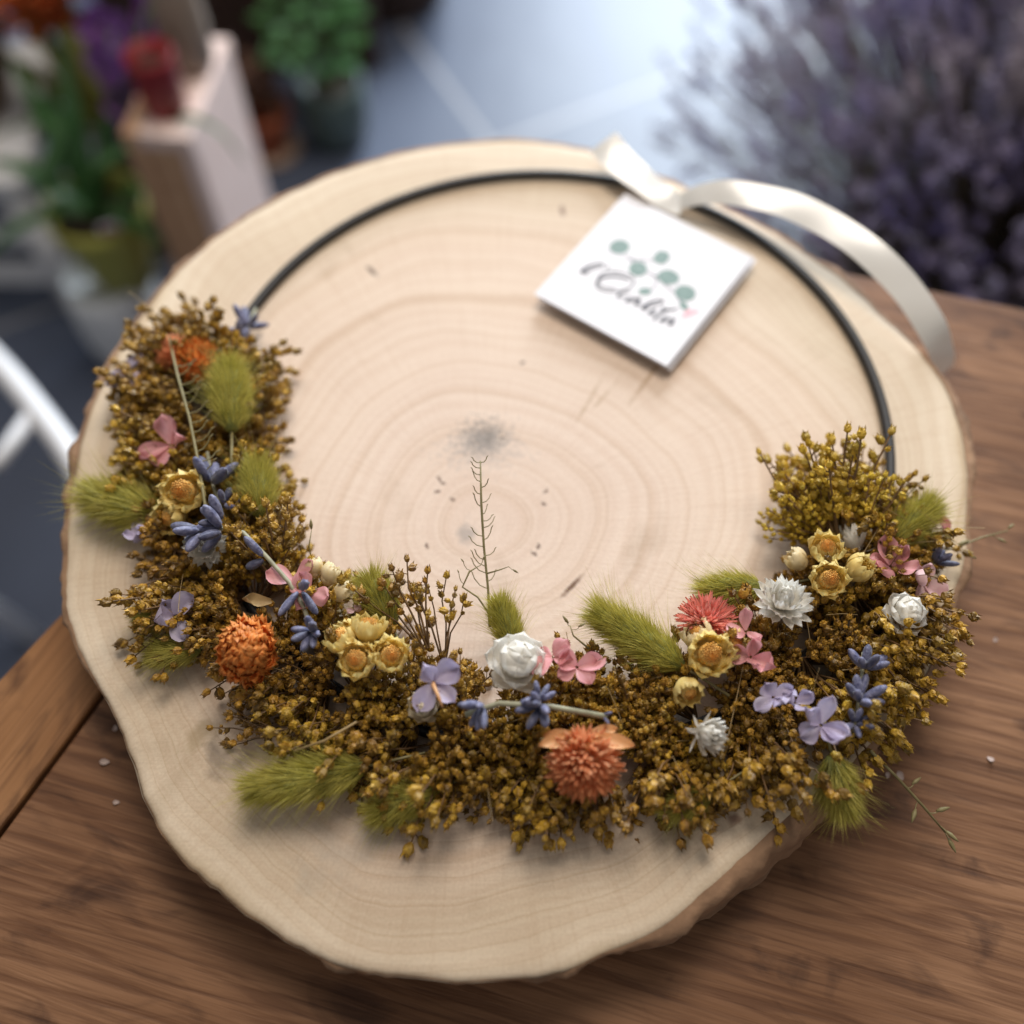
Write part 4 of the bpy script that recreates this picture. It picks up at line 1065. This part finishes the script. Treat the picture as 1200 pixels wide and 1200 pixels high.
# dark basket at the top edge of the picture
q = un(452, -12, FZ)
bk = thing('dark_basket', 'dark brown round basket on the tiles at the top of the picture', 'basket', q)
b = MB()
for k in range(9): 
    rr = .10 + .004 * k; n_ = 40
    b.tube([((rr) * cos(2 * pi * i / n_), (rr) * sin(2 * pi * i / n_), .008 + .016 * k) for i in range(n_ + 1)], .0085, 6, False)
obj('woven_side', b, M_dk, bk)
b = MB(); b.lathe([(.10, .004), (.10, .010), (.02, .011)], 30); obj('base', b, M_dk, bk)

# orange plant at the top left
q = Vector((-.52, 1.14, FZ))
M_ofl = mat('orange_blossom', (0.62, 0.18, 0.05), .55, (.50, .12, .03), island=.2, nscale=40, trans=.2)
M_oleaf = mat('olive_leaf', (0.12, 0.13, 0.02), .5, (.16, .14, .03), island=.25, nscale=30, trans=.15)
ot = thing('orange_flower_plant', 'tall plant with orange blossoms and olive leaves behind the purple flowers', 'potted plant', q)
b = MB(); b.lathe(pot_profile(.045, .065, .14, .005), 30); obj('pot_body', b, M_dk, ot)
for tgt in (un(40, 18, -.38), un(20, 0, -.36), un(62, 30, -.40), un(75, -10, -.36)):
    x, y, h = tgt - ot.location
    b = MB(); b.tube([(0, 0, .10), (x * .5, y * .5, h * .5), (x, y, h)], .004, 6); st = obj('flower_stem', b, M_oleaf, ot)
    b = MB()
    for k in range(9): b.petal(2.399 * k, .004, .04, .03, 70 - 7 * k, 40 - 6 * k, .2, .4, nu=5, nv=3)
    obj('blossom', b, M_ofl, st, (x, y, h))
for i in range(16):
    b = MB(); strap_leaf(b, Vector((0, 0, .14)), 2.399 * i, rnd(.18, .26), .04, rnd(68, 86), rnd(20, 60)); obj('leaf', b, M_oleaf, ot)

# small white stool with a wicker basket
M_wpaint = mat('white_paint', (0.80, 0.80, 0.82), .45, (.76, .76, .78), nscale=30)
M_wick = mat('wicker', (0.20, 0.12, 0.075), .7, (.14, .085, .055), nscale=50, bump=.8, bscale=120)
c = un(95, 362, FZ)
stl = thing('white_stool', 'low white wooden stool with ladder rungs standing left of the white pot', 'stool', (c.x - .135, c.y + .115, FZ))
for sx in (-1, 1):
    for sy in (-1, 1):
        b = MB(); b.tube([(sx * .135, sy * .115, 0), (sx * .128, sy * .11, .235)], [.017, .018], 10); obj('leg', b, M_wpaint, stl)
for sx, sy in ((0, -1), (0, 1)):
    for h in (.075, .150):
        b = MB(); b.box((-.118, sy * .112 - .010, h - .013), (.118, sy * .112 + .010, h + .013)); obj('rung', b, M_wpaint, stl, smooth=False)
for sx in (-1, 1):
    b = MB(); b.box((sx * .131 - .007, -.10, .10), (sx * .131 + .007, .10, .118)); obj('rung', b, M_wpaint, stl, smooth=False)
b = MB(); b.box((-.155, -.135, .236), (.155, .135, .262)); o = obj('seat', b, M_wpaint, stl, smooth=False); bv = o.modifiers.new('e', 'BEVEL'); bv.width = .006; bv.segments = 3
wb = thing('wicker_basket', 'brown wicker basket standing on the low white stool', 'basket', (c.x - .135, c.y + .125, FZ + .262))
b = MB()
for k in range(11):
    rr = .085 + .0035 * k; n_ = 40
    b.tube([(rr * cos(2 * pi * i / n_) * 1.25, rr * sin(2 * pi * i / n_), .007 + .0125 * k) for i in range(n_ + 1)], .0068, 6, False)
obj('woven_side', b, M_wick, wb)
b = MB(); b.lathe([(.085, .004), (.085, .012), (.02, .013)], 30, Matrix.Diagonal((1.2, .96, 1, 1))); obj('base', b, M_wick, wb)
b = MB(); b.tube([(-.13 * cos(a_), 0, .14 + .12 * sin(a_)) for a_ in np.linspace(0, pi, 16)], .006, 8); obj('handle', b, M_wick, wb)
nap = thing('grey_cloth', 'pale grey folded cloth lying in the wicker basket', 'cloth', (c.x - .135, c.y + .125, FZ + .275))
b = MB()
for i in range(13):
    for j in range(13):
        u = i / 6 - 1; v = j / 6 - 1; b.v.append((u * .085, v * .065, .125 + .012 * sin(3 * u + 1) * cos(4 * v) - .035 * (u * u + v * v)))
for i in range(12):
    for j in range(12): b.f.append((i * 13 + j, (i + 1) * 13 + j, (i + 1) * 13 + j + 1, i * 13 + j + 1))
o = obj('folded_sheet', b, mat('grey_linen', (.17, .155, .16), .8, (.12, .11, .115), nscale=60), nap); so = o.modifiers.new('t', 'SOLIDIFY'); so.thickness = .012

# white chair with a curved back rail, mostly outside the frame on the left
RZc = -.34
seat_c = un(-340, 640, -.36); 
chr_ = thing('white_chair', 'white chair whose curved back rail reaches into view left of the slice', 'chair', (seat_c.x, seat_c.y, FZ))
def Cc(v): return Vector(v) - chr_.location
rail = [un(-130, 330, RZc), un(-60, 372, RZc), un(0, 428, RZc), un(45, 482, RZc), un(85, 538, RZc), un(112, 600, RZc), un(118, 680, RZc)]
b = MB(); b.tube([Cc(p) for p in catmull(rail, 5)], .0105, 10); obj('back_rail', b, M_wpaint, chr_)
for t in (0, 1, 3):
    pts = [rail[t], rail[t].lerp(seat_c, .5) + Vector((0, -.02, .01)), seat_c + (rail[t] - seat_c).normalized() * .11]
    if t == 3: pts = [un(38, 486, RZc), un(0, 540, RZc - .01), seat_c + Vector((.09, .03, 0))]
    b = MB(); b.tube([Cc(p) for p in pts], .0075, 8); obj('spindle', b, M_wpaint, chr_)
b = MB(); b.lathe([(.13, .375), (.145, .38), (.145, .395), (.135, .402), (.02, .400)], 32); obj('seat', b, M_wpaint, chr_, (-.02, -.0, 0))
for a_ in (.8, 2.4, 3.9, 5.5):
    b = MB(); b.tube([(.13 * cos(a_) - .02, .13 * sin(a_), 0), (.10 * cos(a_) - .02, .10 * sin(a_), .376)], [.011, .013], 8); obj('leg', b, M_wpaint, chr_)

# ---- the dried lavender behind the table
LC = Vector((.60, .83, FZ))
lvb = thing('dried_lavender', 'large dusky bundle of dried lavender standing behind the table', 'dried lavender', LC)
M_lavd = mat('dusky_lavender_head', (0.105, 0.095, 0.235), .75, (0.30, 0.255, 0.29), island=.5, objvar=.3, nscale=9)
M_lavs = mat('dusky_lavender_stem', (0.17, 0.145, 0.10), .85, (0.12, 0.085, 0.06), island=.35, nscale=60)
b = MB(); b.lathe([(.17, 0), (.19, .01), (.225, .12), (.23, .20), (.222, .20), (.21, .19), (.02, .18)], 40); obj('container', b, mat('black_zinc', (.02, .018, .02), .6), lvb)
def spike_mesh():
    m = MB(); L = rnd(.055, .085); n = 26
    for i in range(n):
        t = i / n; a = 2.399 * i; r = .0032 + .0022 * math.sin(pi * t)
        dd_ = Vector((cos(a) * .8, sin(a) * .8, .75)).normalized(); p = Vector((r * cos(a) * .5, r * sin(a) * .5, L * t))
        M = Matrix.Translation(p) @ aim(dd_).to_matrix().to_4x4()
        m.lathe([(.0008, 0), (.0024, .004), (.0022, .0075), (.0008, .0095)], 5, M)
    return m
SPK = [spike_mesh() for _ in range(5)]
spm = []
for s in SPK:
    q_ = MB(); q_.v = list(s.v); q_.f = list(s.f); k = q_.mesh('flower_spike'); k.materials.append(M_lavd); spm.append(k)
stems = MB(); rest = MB()
sp = []
for i in range(3000):
    a = rnd(0, 6.283); r = math.sqrt(rnd(0, 1))
    base_ = Vector((.15 * r * cos(a), .15 * r * sin(a), .17))
    lean = r * rnd(.5, 1.1)
    h = rnd(.36, .60) * (1 - .25 * r * r)
    tip = Vector((base_.x + .29 * lean * cos(a), base_.y + .27 * lean * sin(a), .17 + h * (1 - .32 * lean)))
    sp.append((base_, tip, a))
def view_depth(s): return (LC + s[1] - cam.location).length
sp.sort(key=view_depth)
for i, (p, e, a) in enumerate(sp):
    mid = p.lerp(e, .55) + Vector((-.02 * cos(a), -.02 * sin(a), .03))
    stems.tube([p, mid, e], .0008, 3, False)
    d = (e - mid).normalized(); d = (d + Vector((rnd(-.35, .35), rnd(-.35, .35), rnd(-.2, .35)))).normalized(); q_ = aim(d, rnd(0, 6)); k = i % 5; s_ = rnd(.36, .68)
    if i < 100:
        o = bpy.data.objects.new('flower_spike', spm[k]); COL.objects.link(o); o.parent = lvb; o.location = e - d * .015
        o.rotation_mode = 'QUATERNION'; o.rotation_quaternion = q_; o.scale = (s_,) * 3
    else:
        M = Matrix.Translation(e - d * .015) @ q_.to_matrix().to_4x4() @ Matrix.Scale(s_, 4)
        rest.add([M @ Vector(v) for v in SPK[k].v], SPK[k].f)
tag(obj('flower_spike', rest, M_lavd, lvb), kind='stuff')
tag(obj('stem', stems, M_lavs, lvb), kind='stuff')
